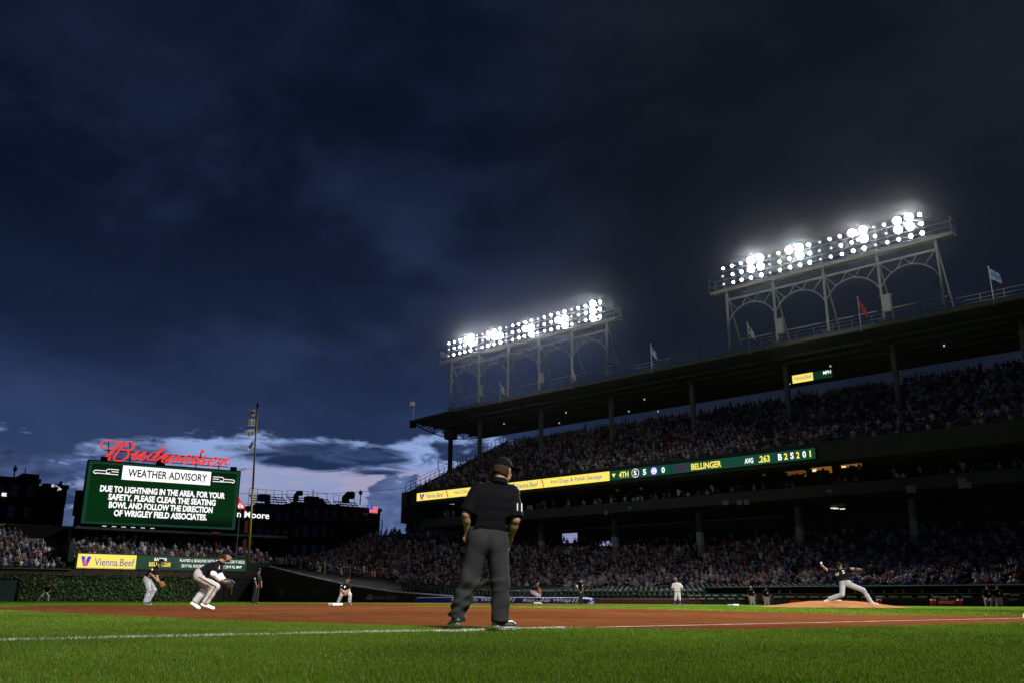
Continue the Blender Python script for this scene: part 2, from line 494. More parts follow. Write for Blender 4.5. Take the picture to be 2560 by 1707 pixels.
def grass_blades():
    """single-triangle blades, dense near the camera and coarser further out"""
    P = []; H = []; Wd = []
    for r0, r1, den, h, wd in ((2.2, 4.5, 17000, .019, .0034), (4.5, 7.5, 10500, .020, .0042), (7.5, 12, 4800, .021, .0062), (12, 20, 1500, .022, .011), (20, 34, 380, .022, .020)):
        a0, a1 = YAW-math.radians(37), YAW+math.radians(37)
        nn = int(den*.5*(r1*r1-r0*r0)*(a1-a0))
        r = np.sqrt(rng.uniform(r0*r0, r1*r1, nn)); a = rng.uniform(a0, a1, nn)
        P.append(np.stack([CAM[0]+r*np.cos(a), CAM[1]+r*np.sin(a)], 1)); H.append(h*rng.uniform(.55, 1.25, nn)); Wd.append(wd*rng.uniform(.7, 1.3, nn))
    P = np.concatenate(P); H = np.concatenate(H); Wd = np.concatenate(Wd)
    near = np.array([not in_dirt(x, y) for x, y in P]) & ~((P[:, 0] > -6.6) & (P[:, 0] < -5.4) & (P[:, 1] < 43.35) & (P[:, 1] > 42.2))
    P, H, Wd = P[near], H[near], Wd[near]; N = len(P)
    gz = np.array([ground_z(x, y) for x, y in P])
    # tufts lean and grow unevenly
    ph = np.sin(P[:, 0]*7.3+2*np.sin(P[:, 1]*5.1))*np.sin(P[:, 1]*6.7+1.7*np.sin(P[:, 0]*4.3))
    H = H*(1+.18*ph)
    for fx, fy in UMP_FEET: H = H*np.where((P[:, 0]-fx)**2+(P[:, 1]-fy)**2 < .26**2, .35, 1)
    an = rng.uniform(0, 2*PI, N); ln = rng.uniform(.1, .65, N)*H; la = rng.uniform(0, 2*PI, N)
    V = np.zeros((N, 3, 3)); ex = np.cos(an)*Wd/2; ey = np.sin(an)*Wd/2
    V[:, 0] = np.stack([P[:, 0]-ex, P[:, 1]-ey, gz], 1); V[:, 1] = np.stack([P[:, 0]+ex, P[:, 1]+ey, gz], 1)
    V[:, 2] = np.stack([P[:, 0]+ln*np.cos(la), P[:, 1]+ln*np.sin(la), gz+H], 1)
    # colour: fresh green, some straw blades, soft patches
    pt = .5+.5*np.sin(P[:, 0]*1.9+1.3*np.sin(P[:, 1]*1.1))*np.sin(P[:, 1]*1.6+.8*np.sin(P[:, 0]*2.2))
    band = .5+.5*np.tanh(4*np.sin((P[:, 0]*.6+P[:, 1]*.8)*2*PI/3.6))          # mowing passes
    k = np.clip(0.34*pt+.26*band+rng.uniform(0, .6, N), 0, 1)[:, None]
    c = (1-k)*np.array([.050, .098, .005])+k*np.array([.120, .205, .012])
    straw = rng.uniform(0, 1, N) < .05; c[straw] = np.array([.16, .15, .045])
    c *= rng.uniform(.75, 1.2, N)[:, None]
    chalk = (np.abs(P[:, 0]+.012*np.sin(P[:, 1]*9)) < .055) & (P[:, 1] > 38.3) & (rng.uniform(0, 1, N) < .38)
    c[chalk] = np.array([.58, .60, .50])
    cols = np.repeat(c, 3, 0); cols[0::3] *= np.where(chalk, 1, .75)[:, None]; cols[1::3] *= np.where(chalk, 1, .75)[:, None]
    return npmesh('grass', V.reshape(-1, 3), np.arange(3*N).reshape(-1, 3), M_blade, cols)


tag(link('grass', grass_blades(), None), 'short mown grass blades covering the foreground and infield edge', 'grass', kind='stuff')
# painted turf of the left-field line
nl = 17000; yy = 38.7+rng.uniform(0, 1, nl)**1.3*40; xx = rng.normal(0, .024, nl); keep = np.sin(yy*3.1)+np.sin(yy*7.7+1)+rng.uniform(-1.6, 2.2, nl) > -1.0
yy, xx = yy[keep], xx[keep]; nl = len(yy); hh = rng.uniform(.016, .030, nl); wd = .004+.0009*np.abs(yy-45); an = rng.uniform(0, 2*PI, nl)
V = np.zeros((nl, 3, 3)); V[:, 0] = np.stack([xx-np.cos(an)*wd, yy-np.sin(an)*wd, 0*xx], 1); V[:, 1] = np.stack([xx+np.cos(an)*wd, yy+np.sin(an)*wd, 0*xx], 1)
V[:, 2] = np.stack([xx+rng.uniform(-.02, .02, nl), yy+rng.uniform(-.02, .02, nl), hh], 1)
cc = np.repeat(np.array([.60, .62, .52])*rng.uniform(.4, 1.05, (nl, 1)), 3, 0)
tag(link('painted_grass', npmesh('painted_grass', V.reshape(-1, 3), np.arange(3*nl).reshape(-1, 3), M_blade, cc), None), 'white chalked grass blades forming the foul line across the foreground', 'grass', kind='stuff')
# scattered clods on the clay
cl = MB()
for i in range(2600):
    x, y = rnd.uniform(-1, 26), rnd.uniform(24, 40)
    if math.sin(x*1.1+2*math.sin(y*.7))+rnd.uniform(-1.3, .6) < 0: continue
    if not in_dirt(x, y): continue
    r = rnd.uniform(.005, .017)*(1+.03*x); z = ground_z(x, y)+.005
    cl.add([(x-r, y-r*.6, z), (x+r, y-r*.5, z), (x+r*.3, y+r, z), (x, y, z+r*.9)], [(0, 1, 3), (1, 2, 3), (2, 0, 3)])
tag(link('clay_clods', cl.mesh('clay_clods'), pmat('dark clay', (.075, .028, .012), .95)), 'small dark clods scattered over the infield clay', 'clods', kind='stuff')


def base_bag(px, y_photo, dist, label):
    p = ground_at(px, dist); m = MB(); R_ = .228; z0 = p[2]+.004
    ring = lambda r, z: [(p[0]+r*a, p[1]+r*b, z) for a, b in ((-1, -1), (1, -1), (1, 1), (-1, 1))]
    vs = ring(R_, z0)+ring(R_, z0+.055)+ring(R_*.9, z0+.085)
    m.add(vs, [(0, 1, 5, 4), (1, 2, 6, 5), (2, 3, 7, 6), (3, 0, 4, 7), (4, 5, 9, 8), (5, 6, 10, 9), (6, 7, 11, 10), (7, 4, 8, 11), (8, 9, 10, 11)])
    tag(link('base_bag', m.mesh('base_bag'), pmat('base canvas', (.80, .80, .80), .6)), label, 'base', 'bases of the infield')


base_bag(839, 1511, 39.4, 'white second base bag on the clay beside the crouching bearded infielder')
base_bag(1832, 1511, 52, 'white first base bag lying beyond the infield grass before the dugout')
base_bag(2597, 1545, 19.6, 'white third base bag cut off by the right edge of the photo')

# ================================================================== FIRST-BASE GRANDSTAND
M_conc = pmat('weathered concrete', (.12, .12, .12), .9, var=.2, scale=.5)
M_dark = pmat('dark green painted steel', (.022, .034, .030), .6, var=.15, scale=.6)
M_under = pmat('dark soffit paint', (.05, .052, .05), .8, var=.15, scale=.4)  # one dark grey paint, tone varied at random
M_wallpad = pmat('dark wall padding', (.030, .022, .018), .7, var=.12, scale=.7)
M_brick = pmat('dark brick', (.085, .035, .028), .9, var=.25, scale=6)
M_steel = pmat('painted white steel', (.50, .51, .53), .5, var=.08, scale=1)
M_galv = pmat('galvanised rail', (.34, .35, .37), .45, .3)
M_col = pmat('grey column paint', (.16, .165, .16), .7, var=.15, scale=1.2)
M_seat = pmat('green plastic seat', (.008, .024, .017), .5, spec=.25)
M_cap = pmat('pale capping', (.50, .49, .46), .7)
M_blk = pmat('black steel', (.012, .012, .013), .5)


def interp(x, pts):
    if x <= pts[0][0]: return pts[0][1]
    for (a, b), (c, d) in zip(pts, pts[1:]):
        if x <= c: return b+(d-b)*(x-a)/(c-a)
    return pts[-1][1]


def wall_top(s): return interp(s, [(-2, 4.4), (3.2, 4.33), (12, 2.95), (20.1, 1.84), (28, 1.1), (37.3, .63), (46, .42), (130, .42)])
def low_z(s, t): return wall_top(s)-.15+.03*t+.0050*t*t
def up_z(t): return 14.4+(t-18)*.49
def low_end(t): return -.6*t


GS = thing('grandstand', 'two-deck dark grandstand with roof along the first base side', 'grandstand', W(60, 0, 0))
# lower terraces
V = []; F = []
rows_low = [1.4+.85*i for i in range(39)]
svals = list(np.arange(-24, 128.1, 4.0))
for i, t in enumerate(rows_low):
    base = len(V); ss_ = [max(low_end(t), s) for s in svals]
    for s in ss_:
        z = low_z(s, t); zp = low_z(s, t-.85) if i else wall_top(s)-.4
        V += [W(s, t-.42, zp), W(s, t-.42, z), W(s, t+.43, z)]
    for k in range(len(ss_)-1):
        a, b = base+3*k, base+3*k+3
        F += [(a, b, b+1, a+1), (a+1, b+1, b+2, a+2)]
link('lower_terrace', npmesh('lower_terrace', V, F, M_conc), None, GS)
V = []; F = []
rows_up = [18.6+.85*i for i in range(23)]
for i, t in enumerate(rows_up):
    z = up_z(t); zp = up_z(t-.85); base = len(V)
    for s in (9.6, 128): V += [W(s, t-.42, zp), W(s, t-.42, z), W(s, t+.43, z)]
    F += [(base, base+3, base+4, base+1), (base+1, base+4, base+5, base+2)]
link('upper_terrace', npmesh('upper_terrace', V, F, M_conc), None, GS)
# upper deck body: fascia, raked soffit, side wall
m = MB()
pts = [(18.05, 15.2), (18.05, 13.3), (20.5, 13.2), (28.0, 15.6), (38.6, 22.6), (38.6, 24.5), (38.0, 24.0), (18.3, 14.3)]
m.prism([W(9.5, t, z) for t, z in pts], W(128, 0, 0)-W(9.5, 0, 0))
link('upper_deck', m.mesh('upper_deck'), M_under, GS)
m = MB(); m.frame(W(69, 17.9, 15.75), SX, SN, SZ, 59.5, .03, .03); m.frame(W(69, 17.9, 15.45), SX, SN, SZ, 59.5, .02, .02)
for k in range(60): m.frame(W(10+2*k, 17.9, 15.4), SX, SN, SZ, .025, .025, .35)
link('front_rail', m.mesh('front_rail'), M_blk, GS)
# stepped end wall and its railing
m = MB(); m.prism([W(9.3, t, z) for t, z in ((16.6, 10.6), (16.6, 14.9), (18, 15.2), (38.6, 25.2), (38.6, 22.6), (28, 15.6), (20.5, 10.6))], SX*.3)
link('end_wall', m.mesh('end_wall'), M_blk, GS)
m = MB()
for k in range(23):
    t = 17.2+.93*k; z = up_z(max(t, 18))+.3
    m.bar(W(9.4, t, z-.2), W(9.4, t, z+1.5), .06)
for dz in (.5, 1.0, 1.5): m.bar(W(9.4, 17.2, up_z(18)+.3+dz), W(9.4, 37.7, up_z(37.7)+.3+dz), .05)
m.bar(W(9.4, 23.4, 18.6), W(9.4, 23.4, 20.1), .08); m.bar(W(9.4, 23.4, 20.1), W(9.4, 25.4, 19.9), .06)
link('end_rail', m.mesh('end_rail'), M_blk, GS)
# mezzanine with suites behind the upper deck front
m = MB(); m.prism([W(9.5, t, z) for t, z in ((20.2, 10.25), (20.2, 10.75), (20.3, 11.4), (20.45, 11.4), (20.45, 10.75), (37, 10.75), (37, 10.25))], W(128, 0, 0)-W(9.5, 0, 0))
link('mezzanine', m.mesh('mezzanine'), M_under, GS)
m = MB()
for s0, s1, z0, z1 in [(-24, 22.2, 0, 10.2), (22.2, 25.2, 0, 8.3), (22.2, 25.2, 9.7, 10.2), (25.2, 29.0, 0, 10.2), (29.0, 31.6, 0, 6.6), (29.0, 31.6, 8.3, 10.2), (31.6, 128, 0, 10.2)]:
    m.prism([W(s0, 36.5, z0), W(s1, 36.5, z0), W(s1, 36.5, z1), W(s0, 36.5, z1)], SN*.25)
for s in (30.2, 30.9): m.frame(W(s, 36.6, 7.4), SX, SN, SZ, .06, .08, .85)
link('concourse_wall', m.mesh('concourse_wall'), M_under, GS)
for k in range(26): m = MB(); m.frame(W(12+4.6*k, 25.3, 12.1), SX, SN, SZ, .2, 1.3, 1.34); link('suite_partition', m.mesh('suite_partition'), M_under, GS)
m = MB(); m.prism([W(9.6, 26.7, 10.76), W(127, 26.7, 10.76), W(127, 26.7, 14.9), W(9.6, 26.7, 14.9)], SN*.1)
link('suite_back_wall', m.mesh('suite_back_wall'), M_under, GS)
M_suite = emat('warm suite lighting', (1.0, .42, .10), .22, True)
M_suite2 = emat('bright suite screen', (1.0, .72, .42), 1.1)
for px, y0, y1, br in ((1985, 1176, 1193, .5), (2048, 1166, 1184, 1), (2122, 1158, 1174, 1), (1530, 1222, 1228, .2), (1588, 1218, 1224, .25), (1894, 1184, 1190, .3)):
    s, z1 = S(px, y0, 24); _, z0 = S(px, y1, 24); hw = 1.05 if br > .4 else .6
    o = thing('suite', 'warmly lit open suite glowing under the ribbon board, %s' % {1985: 'dimmest and leftmost of the bright three', 2048: 'middle of the bright three', 2122: 'rightmost of the bright three', 1530: 'small faint one below the yellow advert', 1588: 'small faint one below the inning score', 1894: 'small faint one below the batting average'}[px],
              'suite', W(s, 24, z0), 'lit suites in the mezzanine')
    mm = emat('warm suite lighting %g' % br, (1.0, .40, .09), .20*br, False)
    panel('suite_wall', W(s, 24.6, z0), SX, SZ, (-hw, hw, .1, z1-z0), .05, mm, o)
    panel('suite_ceiling', W(s, 24.0, z1), SX, SN, (-hw, hw, 0, .6), .05, mm, o)
    panel('suite_counter', W(s, 23.9, z0), SX, SZ, (-hw, hw, 0, .28), .1, M_blk, o)
    if br == 1: panel('suite_lamp', W(s, 24.55, z0), SX, SZ, (-hw+.05, -hw+.5, .25, z1-z0-.12), .05, M_suite2, o, .03)
    for q in range(3):
        a = rnd.uniform(-hw*.6, hw*.9)
        panel('suite_furniture', W(s+a, 24.3, z0), SX, SZ, (-.13, .13, .2, rnd.uniform(.4, .62)), .1, M_blk, o)
# columns right through both decks
for s in (13.5, 25.7, 38.0, 50.4, 62.8, 74.9, 87.1, 99.4):
    m = MB(); m.frame(W(s, 28, (low_z(s, 28)+10.3)/2), SX, SN, SZ, .30, .30, (10.3-low_z(s, 28))/2)
    c = link('column', m.mesh('column'), M_col, GS)
    m = MB(); m.frame(W(s, 28, (18.8+26.5)/2), SX, SN, SZ, .24, .24, 3.9); link('upper_column', m.mesh('upper_column'), M_col, GS)
    m = MB(); zb = low_z(s, 28); m.frame(W(s, 27.95, zb+2.35), SX, SN, SZ, .33, .31, .75)
    link('column_wrap', m.mesh('column_wrap'), pmat('pale column wrap', (.30, .31, .31), .7), c)
m = MB(); m.frame(W(6.9, 28.2, 22.5), SX, SN, SZ, .26, .26, 4.0); link('column', m.mesh('column'), M_blk, GS)
m = MB(); m.tube([W(6.9, 28.2, 24.4), W(6.9, 28.2, 25.7)], [1.0, 1.25], 10); link('loudspeaker_cluster', m.mesh('loudspeaker_cluster'), M_blk, GS)
# roof: slab, front gutter, ribs, end truss
m = MB()
def roof_line(s): return 27.1-.32*smooth01((14-s)/10)
sv = [4.0, 9, 14, 60, 130]
for a, b in zip(sv, sv[1:]):
    pa = [W(a, 22, roof_line(a)-.25), W(a, 22, roof_line(a)), W(a, 38.6, 26.75), W(a, 38.6, 26.4)]
    pb = [W(b, 22, roof_line(b)-.25), W(b, 22, roof_line(b)), W(b, 38.6, 26.75), W(b, 38.6, 26.4)]
    m.add(pa+pb, [(0, 4, 5, 1), (1, 5, 6, 2), (2, 6, 7, 3), (3, 7, 4, 0)] + ([(0, 1, 2, 3)] if a == 4.0 else []))
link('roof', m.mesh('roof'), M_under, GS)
m = MB(); m.frame(W(72, 21.9, 27.0), SX, SN, SZ, 58, .12, .2); link('gutter', m.mesh('gutter'), pmat('grey gutter', (.20, .205, .21), .6), GS)
for k in range(11):
    s = 13.5+12.25*k if k < 10 else 4.25
    m = MB(); zc = lambda t: 26.5-1.3*math.sin(PI*min(1, (t-22)/16.6))*(1 if k == 10 else .8)
    tt = [22.3+i*1.62 for i in range(11)]
    for i in range(10):
        zr = lambda t: 26.75-.02*(t-22)
        m.bar(W(s, tt[i], zc(tt[i])), W(s, tt[i+1], zc(tt[i+1])), .14)
        a, b = (zc(tt[i]), zr(tt[i+1])) if i % 2 else (zr(tt[i]), zc(tt[i+1]))
        m.bar(W(s, tt[i], a), W(s, tt[i+1], b), .09)
        m.bar(W(s, tt[i+1], zr(tt[i+1])), W(s, tt[i+1], zc(tt[i+1])), .09)
    link('roof_truss', m.mesh('roof_truss'), M_blk, GS)
m = MB()
for t in (24.6, 27, 29.6, 32.2, 34.8, 37.2): m.frame(W(67, t, 26.72-.02*(t-22)-.36), SX, SN, SZ, 62.8, .08, .14)
link('roof_purlins', m.mesh('roof_purlins'), M_under, GS)
# small lamps under the roof
for px, y in ((2360, 863), (2237, 915), (2076, 914), (2012, 1032), (1260, 1058), (1415, 1030), (1398, 1056), (1572, 1027), (1611, 997), (1350, 1101), (1645, 1027), (1974, 958)):
    best = None
    for t in np.arange(22.5, 38, .5):
        s, z = S(px, y, t); e = abs(z-(26.2-.02*(t-22)))
        if best is None or e < best[0]: best = (e, s, t, z)
    _, s, t, z = best; z = min(z, 26.3)
    m = MB(); m.tube([W(s, t, z-.12), W(s, t, z+.05)], .09, 8); o = link('ceiling_lamp', m.mesh('ceiling_lamp'), emat('small roof lamp', (1, .92, .8), .5), GS)
# white lamps under the lower soffit
for px, y in ((1775, 1267), (1962, 1270), (2083, 1269), (2090, 1270), (2106, 1271), (1440, 1276)):
    s, z = S(px, y, 30); m = MB(); m.frame(W(s, 30, z), SX, SN, SZ, .25, .1, .05); link('soffit_lamp', m.mesh('soffit_lamp'), emat('soffit lamp', (1, .95, .75), .9), GS)
# pale boards and loudspeakers hung on the mezzanine edge
for px, y, a, b in ((2276, 1221, .62, .45), (2403, 1199, .5, .2), (2411, 1211, .9, .33), (2072, 1226, .35, .12), (1812, 1255, .5, .3), (1847, 1255, .35, .3), (1865, 1254, .35, .32), (1513, 1280, .3, .3), (1572, 1268, .25, .14)):
    s, z = S(px, y, 20); panel('soffit_board', W(s, 20.1, z), SX, SZ, (-a/2-.1, a/2+.1, -b/2-.1, b/2+.1), .1, pmat('faded board', (.20, .20, .20), .7), GS)
# field wall: padded tall wall in the corner, low brick wall further on, pale capping
m = MB(); sv = [-1.0, 3.2, 7, 11, 15.5, 20.1, 24, 28, 33, 37.3, 42]
for a, b in zip(sv, sv[1:]):
    m.add([W(a, 0, -.1), W(b, 0, -.1), W(b, 0, wall_top(b)), W(a, 0, wall_top(a)), W(a, .35, -.1), W(b, .35, -.1), W(b, .35, wall_top(b)), W(a, .35, wall_top(a))],
          [(0, 1, 2, 3), (3, 2, 6, 7), (5, 4, 7, 6), (0, 3, 7, 4), (1, 5, 6, 2)])
FW = thing('field_wall', 'dark wall sloping down from the foul pole along the stands', 'wall', W(20, 0, 0))
link('wall_padding', m.mesh('wall_padding'), M_wallpad, FW)
m = MB()
for a, b in zip(sv, sv[1:]):
    if a < 3: continue
    m.bar(W(a, -.03, wall_top(a)+.06), W(b, -.03, wall_top(b)+.06), .16, .11)
link('wall_capping', m.mesh('wall_capping'), M_cap, FW)
for k in range(6):
    s = [6, 11.2, 16, 24.5, 30.5, 36][k]; panel('pad_seam', W(s, 0, 0), SX, SZ, (-.015, .015, 0, wall_top(s)-.05), .02, M_blk, FW, .012)
M_fade = emat('faded grey lettering', (.045, .045, .045), 1.0)
M_grey = pmat('grey print', (.30, .30, .30), .7)
M_grey2 = pmat('dim grey print', (.085, .085, .085), .7)
def wtext(body, x0, x1, y0, y1, mat, bold=0.01):
    s0, z0 = S(x0, y1, 0); s1, z1 = S(x1, y0, 0)
    text(FW, body, W(0, 0, 0), SX, SZ, (s0, s1, max(.1, z0), z1), mat, bold, lift=.02)
wtext('Invesco QQQ', 932, 992, 1487, 1498, M_grey)
wtext('Vienna.Beef', 729, 766, 1474, 1489, M_grey2)
wtext('MARQUEE', 780, 807, 1471, 1486, M_grey2)
s0, z0 = S(914, 1497, 0); m = MB(); m.prism([W(s0, -.02, .3), W(s0+1.4, -.02, .3), W(s0+.85, -.02, .95), W(s0+.6, -.02, .75), W(s0+.4, -.02, .8)], -SN*.01)
link('emblem', m.mesh('emblem'), M_grey, FW)
panel('poster', W(0, 0, 0), SX, SZ, (S(697, 1480, 0)[0], S(709, 1480, 0)[0], .6, 1.7), .02, M_grey2, FW, .015)
BW = thing('brick_wall', 'low dark brick field wall between the blue tarp and the dugout', 'wall', W(52, 0, 0))
m = MB(); m.prism([W(42, 0, -.1), W(66.5, 0, -.1), W(66.5, 0, .40), W(42, 0, .40)], SN*.35); link('brickwork', m.mesh('brickwork'), M_brick, BW)
m = MB(); m.bar(W(42, .1, .44), W(66.4, .1, .44), .12, .07); link('wall_capping', m.mesh('wall_capping'), pmat('dull capping', (.20, .19, .18), .7), BW)

# ------------------------------------------------------------------ ribbon board on the upper deck
M_yel = emat('yellow led', (1.0, .80, .13), 1.05)
M_grn = emat('green led', (.004, .055, .030), 1.0)
M_grnd = emat('dark green led', (.002, .030, .016), 1.0)
M_wht = emat('white led', (1, 1, 1), 1.15)
M_yt = emat('yellow led letters', (1.0, .80, .12), 1.1)
M_blu = emat('blue led', (.035, .05, .62), 1.0)
M_vio = emat('violet led letters', (.15, .10, .55), .8)
M_pnk = emat('pink led', (.85, .12, .20), 1.0)
M_slate = emat('slate led', (.028, .030, .055), 1.0)
M_bk = emat('black led', (.002, .002, .002), 1.0)
RB = thing('ribbon_board', 'long lit ribbon board on the upper deck, yellow adverts then score', 'ribbon board', W(40, 17.9, 13.6))
O18 = W(0, 17.85, 0)
def sx(px): return S(px, 1200, 18)[0]
LZ0, LZ1 = 13.67, 14.76
def rb(body, x0, x1, v0, v1, mat, bold=.0, shear=0): text(RB, body, O18, SX, SZ, (sx(x0), sx(x1), LZ0+v0*1.09, LZ0+v1*1.09), mat, bold, shear, lift=.03)
panel('board_frame', O18, SX, SZ, (sx(1043), sx(2049), LZ0-.06, LZ1+.06), .25, M_dark, RB, -.012)
panel('advert_screen', O18, SX, SZ, (sx(1045.5), sx(1526), LZ0, LZ1), .02, M_yel, RB, .01)
panel('score_screen', O18, SX, SZ, (sx(1526.5), sx(1681), LZ0, LZ1), .02, M_grn, RB, .01)
panel('batter_screen', O18, SX, SZ, (sx(1682), sx(2046), LZ0+.03, LZ1-.03), .02, M_grn, RB, .01)
for x0, x1 in ((1683, 1941), (1942, 2045)):
    for v in (.06, .95): panel('screen_line', O18, SX, SZ, (sx(x0), sx(x1), LZ0+v*1.09-.015, LZ0+v*1.09+.015), .01, emat('led line', (.01, .10, .06), 1), RB, .022)
panel('photo_box', O18, SX, SZ, (sx(1688), sx(1721), LZ0+.1, LZ1-.12), .01, M_slate, RB, .022)
def vlogo(parent, O, X, Y, u0, u1, v0, v1, lift):
    O, X, Y = map(np.array, (O, X, Y)); N = np.cross(X, Y)
    P = lambda a, b: O+X*(u0+(u1-u0)*a)+Y*(v0+(v1-v0)*b)+N*lift
    m = MB(); m.prism([P(*q) for q in ((0, 1), (.28, 0), (.68, 0), (1, 1), (.62, 1), (.48, .45), (.36, 1))][::-1], N*.01); link('v_emblem', m.mesh('v_emblem'), M_blu, parent)
    m = MB(); m.prism([P(*q) for q in ((.25, .62), (.34, .12), (.6, .06), (.66, .4), (.45, .62), (.36, .75))][::-1], N*.02); link('v_emblem_centre', m.mesh('v_emblem_centre'), M_pnk, parent)
for a in (1052.5, 1277):
    s_ = (1063-1052.5)
    vlogo(RB, O18, SX, SZ, sx(a), sx(a+s_*1.15), LZ0+.16, LZ1-.18, .025)
rb('Vienna.Beef', 1068, 1112, .22, .80, M_vio, .004); rb('Hot Dogs & Polish Sausage', 1139, 1256, .22, .78, M_vio, .004)
rb('Vienna.Beef', 1292, 1347, .22, .80, M_vio, .004); rb('Hot Dogs & Polish Sausage', 1380, 1507, .22, .78, M_vio, .004)
for x0 in (1117, 1355):
    m = MB(); P = lambda x, v: O18+SX*sx(x)+SZ*(LZ0+v*1.09)-SN*.025
    m.prism([P(x0, .97), P(x0+5, .03), P(x0+8, .03), P(x0+3, .97)][::-1], -SN*.01); link('slash', m.mesh('slash'), M_pnk, RB)
m = MB(); P = lambda x, v: O18+SX*sx(x)+SZ*(LZ0+v*1.09)-SN*.025
m.prism([P(1532, .68), P(1537, .28), P(1542, .68)], -SN*.01); link('inning_arrow', m.mesh('inning_arrow'), M_yt, RB)
for body, x0, x1, v0, v1, mt in (('4TH', 1550, 1574, .18, .80, M_yt), ('5', 1610, 1618.5, .2, .80, M_wht), ('0', 1657, 1665.5, .2, .80, M_wht), ('BELLINGER', 1732, 1808, .17, .80, M_yt),
                                 ('AVG', 1867, 1889, .22, .72, M_wht), ('.263', 1902, 1931, .17, .82, M_yt), ('B', 1952, 1962, .2, .80, M_wht), ('2', 1967, 1976.5, .2, .80, M_yt),
                                 ('S', 1983, 1992, .2, .80, M_wht), ('2', 1998, 2006.5, .2, .80, M_yt), ('0', 2014, 2023, .2, .80, M_wht), ('I', 2032, 2035.5, .2, .80, M_yt)):
    rb(body, x0, x1, v0, v1, mt, .03)
for cx, ring, core, tx, tm in ((1591, M_wht, M_bk, 'S', M_wht), (1638, M_blu, M_wht, 'C', M_pnk)):
    c = (sx(cx), LZ0+.55)
    disc('team_emblem', O18, SX, SZ, c, .50, ring, RB, .025); disc('team_emblem_core', O18, SX, SZ, c, .44 if tx == 'S' else .36, core, RB, .035)
    text(RB, tx, O18, SX, SZ, (c[0]-.2, c[0]+.2, c[1]-.27, c[1]+.27), tm, .03, lift=.045)
# hanging board under the roof
HB = thing('hanging_board', 'small lit board hung under the roof, half yellow half green', 'display board', W(66.5, 27, 23.4))
OH = W(0, 27, 0); hs = lambda x, y: S(x, y, 27)
sa, za = hs(1982, 958); sb, zb = hs(2079, 918); sm = hs(2032, 938)[0]
panel('board_case', OH, SX, SZ, (sa-.1, sb+.1, za-.08, zb-.05), .3, M_blk, HB, -.02)
panel('advert_screen', OH, SX, SZ, (sa, sm, za, zb-.15), .02, M_yel, HB)
panel('speed_screen', OH, SX, SZ, (sm+.02, sb, za, zb-.15), .02, M_grnd, HB)
text(HB, 'Vienna.Beef', OH, SX, SZ, (sa+.2, sm-.15, za+.32, za+.75), M_vio, .004); text(HB, 'MPH', OH, SX, SZ, (sb-1.0, sb-.12, zb-.62, zb-.25), M_wht, .02)
m = MB()
for a in (sa+.3, sb-.3): m.bar(W(a, 27.1, zb-.1), W(a, 27.1, 26.3), .06)
link('hanger', m.mesh('hanger'), M_blk, HB)

# ------------------------------------------------------------------ floodlight towers on the roof
M_lamp = emat('lit floodlight lens', (.93, .96, 1.0), 14.0)
M_hot = emat('floodlight lens enlarged as bloom', (.95, .97, 1.0), 120.0)
M_house = pmat('floodlight housing', (.10, .10, .105), .4, .5)


def lamp_mesh(name, r, mat):
    m = MB(); n = 12; vs = []; fs = []
    for d, q in ((-.14, .12), (.12, max(.17, r*.75)), (.34, max(.27, r+.05))): vs += [(d, q*math.cos(2*PI*k/n), q*math.sin(2*PI*k/n)) for k in range(n)]
    for i in range(2): fs += [(i*n+k, i*n+(k+1) % n, (i+1)*n+(k+1) % n, (i+1)*n+k) for k in range(n)]
    fs.append(tuple(range(n))[::-1]); m.add(vs, fs)
    m.cur = 1; m.add([(.31, r*math.cos(2*PI*k/n), r*math.sin(2*PI*k/n)) for k in range(n)], [tuple(range(n))])
    m.cur = 0; m.box((-.05, -.03, -.45), (.03, .03, -.15))
    me = m.mesh(name); me.materials.append(M_house); me.materials.append(mat); return me


# lens size and glow imitate aim per column; hot lenses enlarged to imitate bloom
LM = [lamp_mesh('floodlight_lamp', r, mt) for r, mt in ((.11, emat('floodlight lens dimmed as edge on', (.85, .92, 1.0), 2.0)), (.145, M_lamp), (.165, M_lamp), (.185, M_lamp), (.205, M_lamp), (.38, M_hot))]
TT = 22.0


def bank_spots(pos, aim, watts, size=2.0, name='floodlight_beam', cone=105):
    for p, a in zip(pos, aim):
        l = bpy.data.lights.new(name, 'SPOT'); l.energy = watts; l.spot_size = math.radians(cone); l.spot_blend = .55; l.shadow_soft_size = .28; l.color = (1.0, .98, .94)
        o = bpy.data.objects.new(name, l); COL.objects.link(o); o.location = Vector(p)
        o.rotation_euler = (Vector(a)-Vector(p)).to_track_quat('-Z', 'Y').to_euler()
        yield o


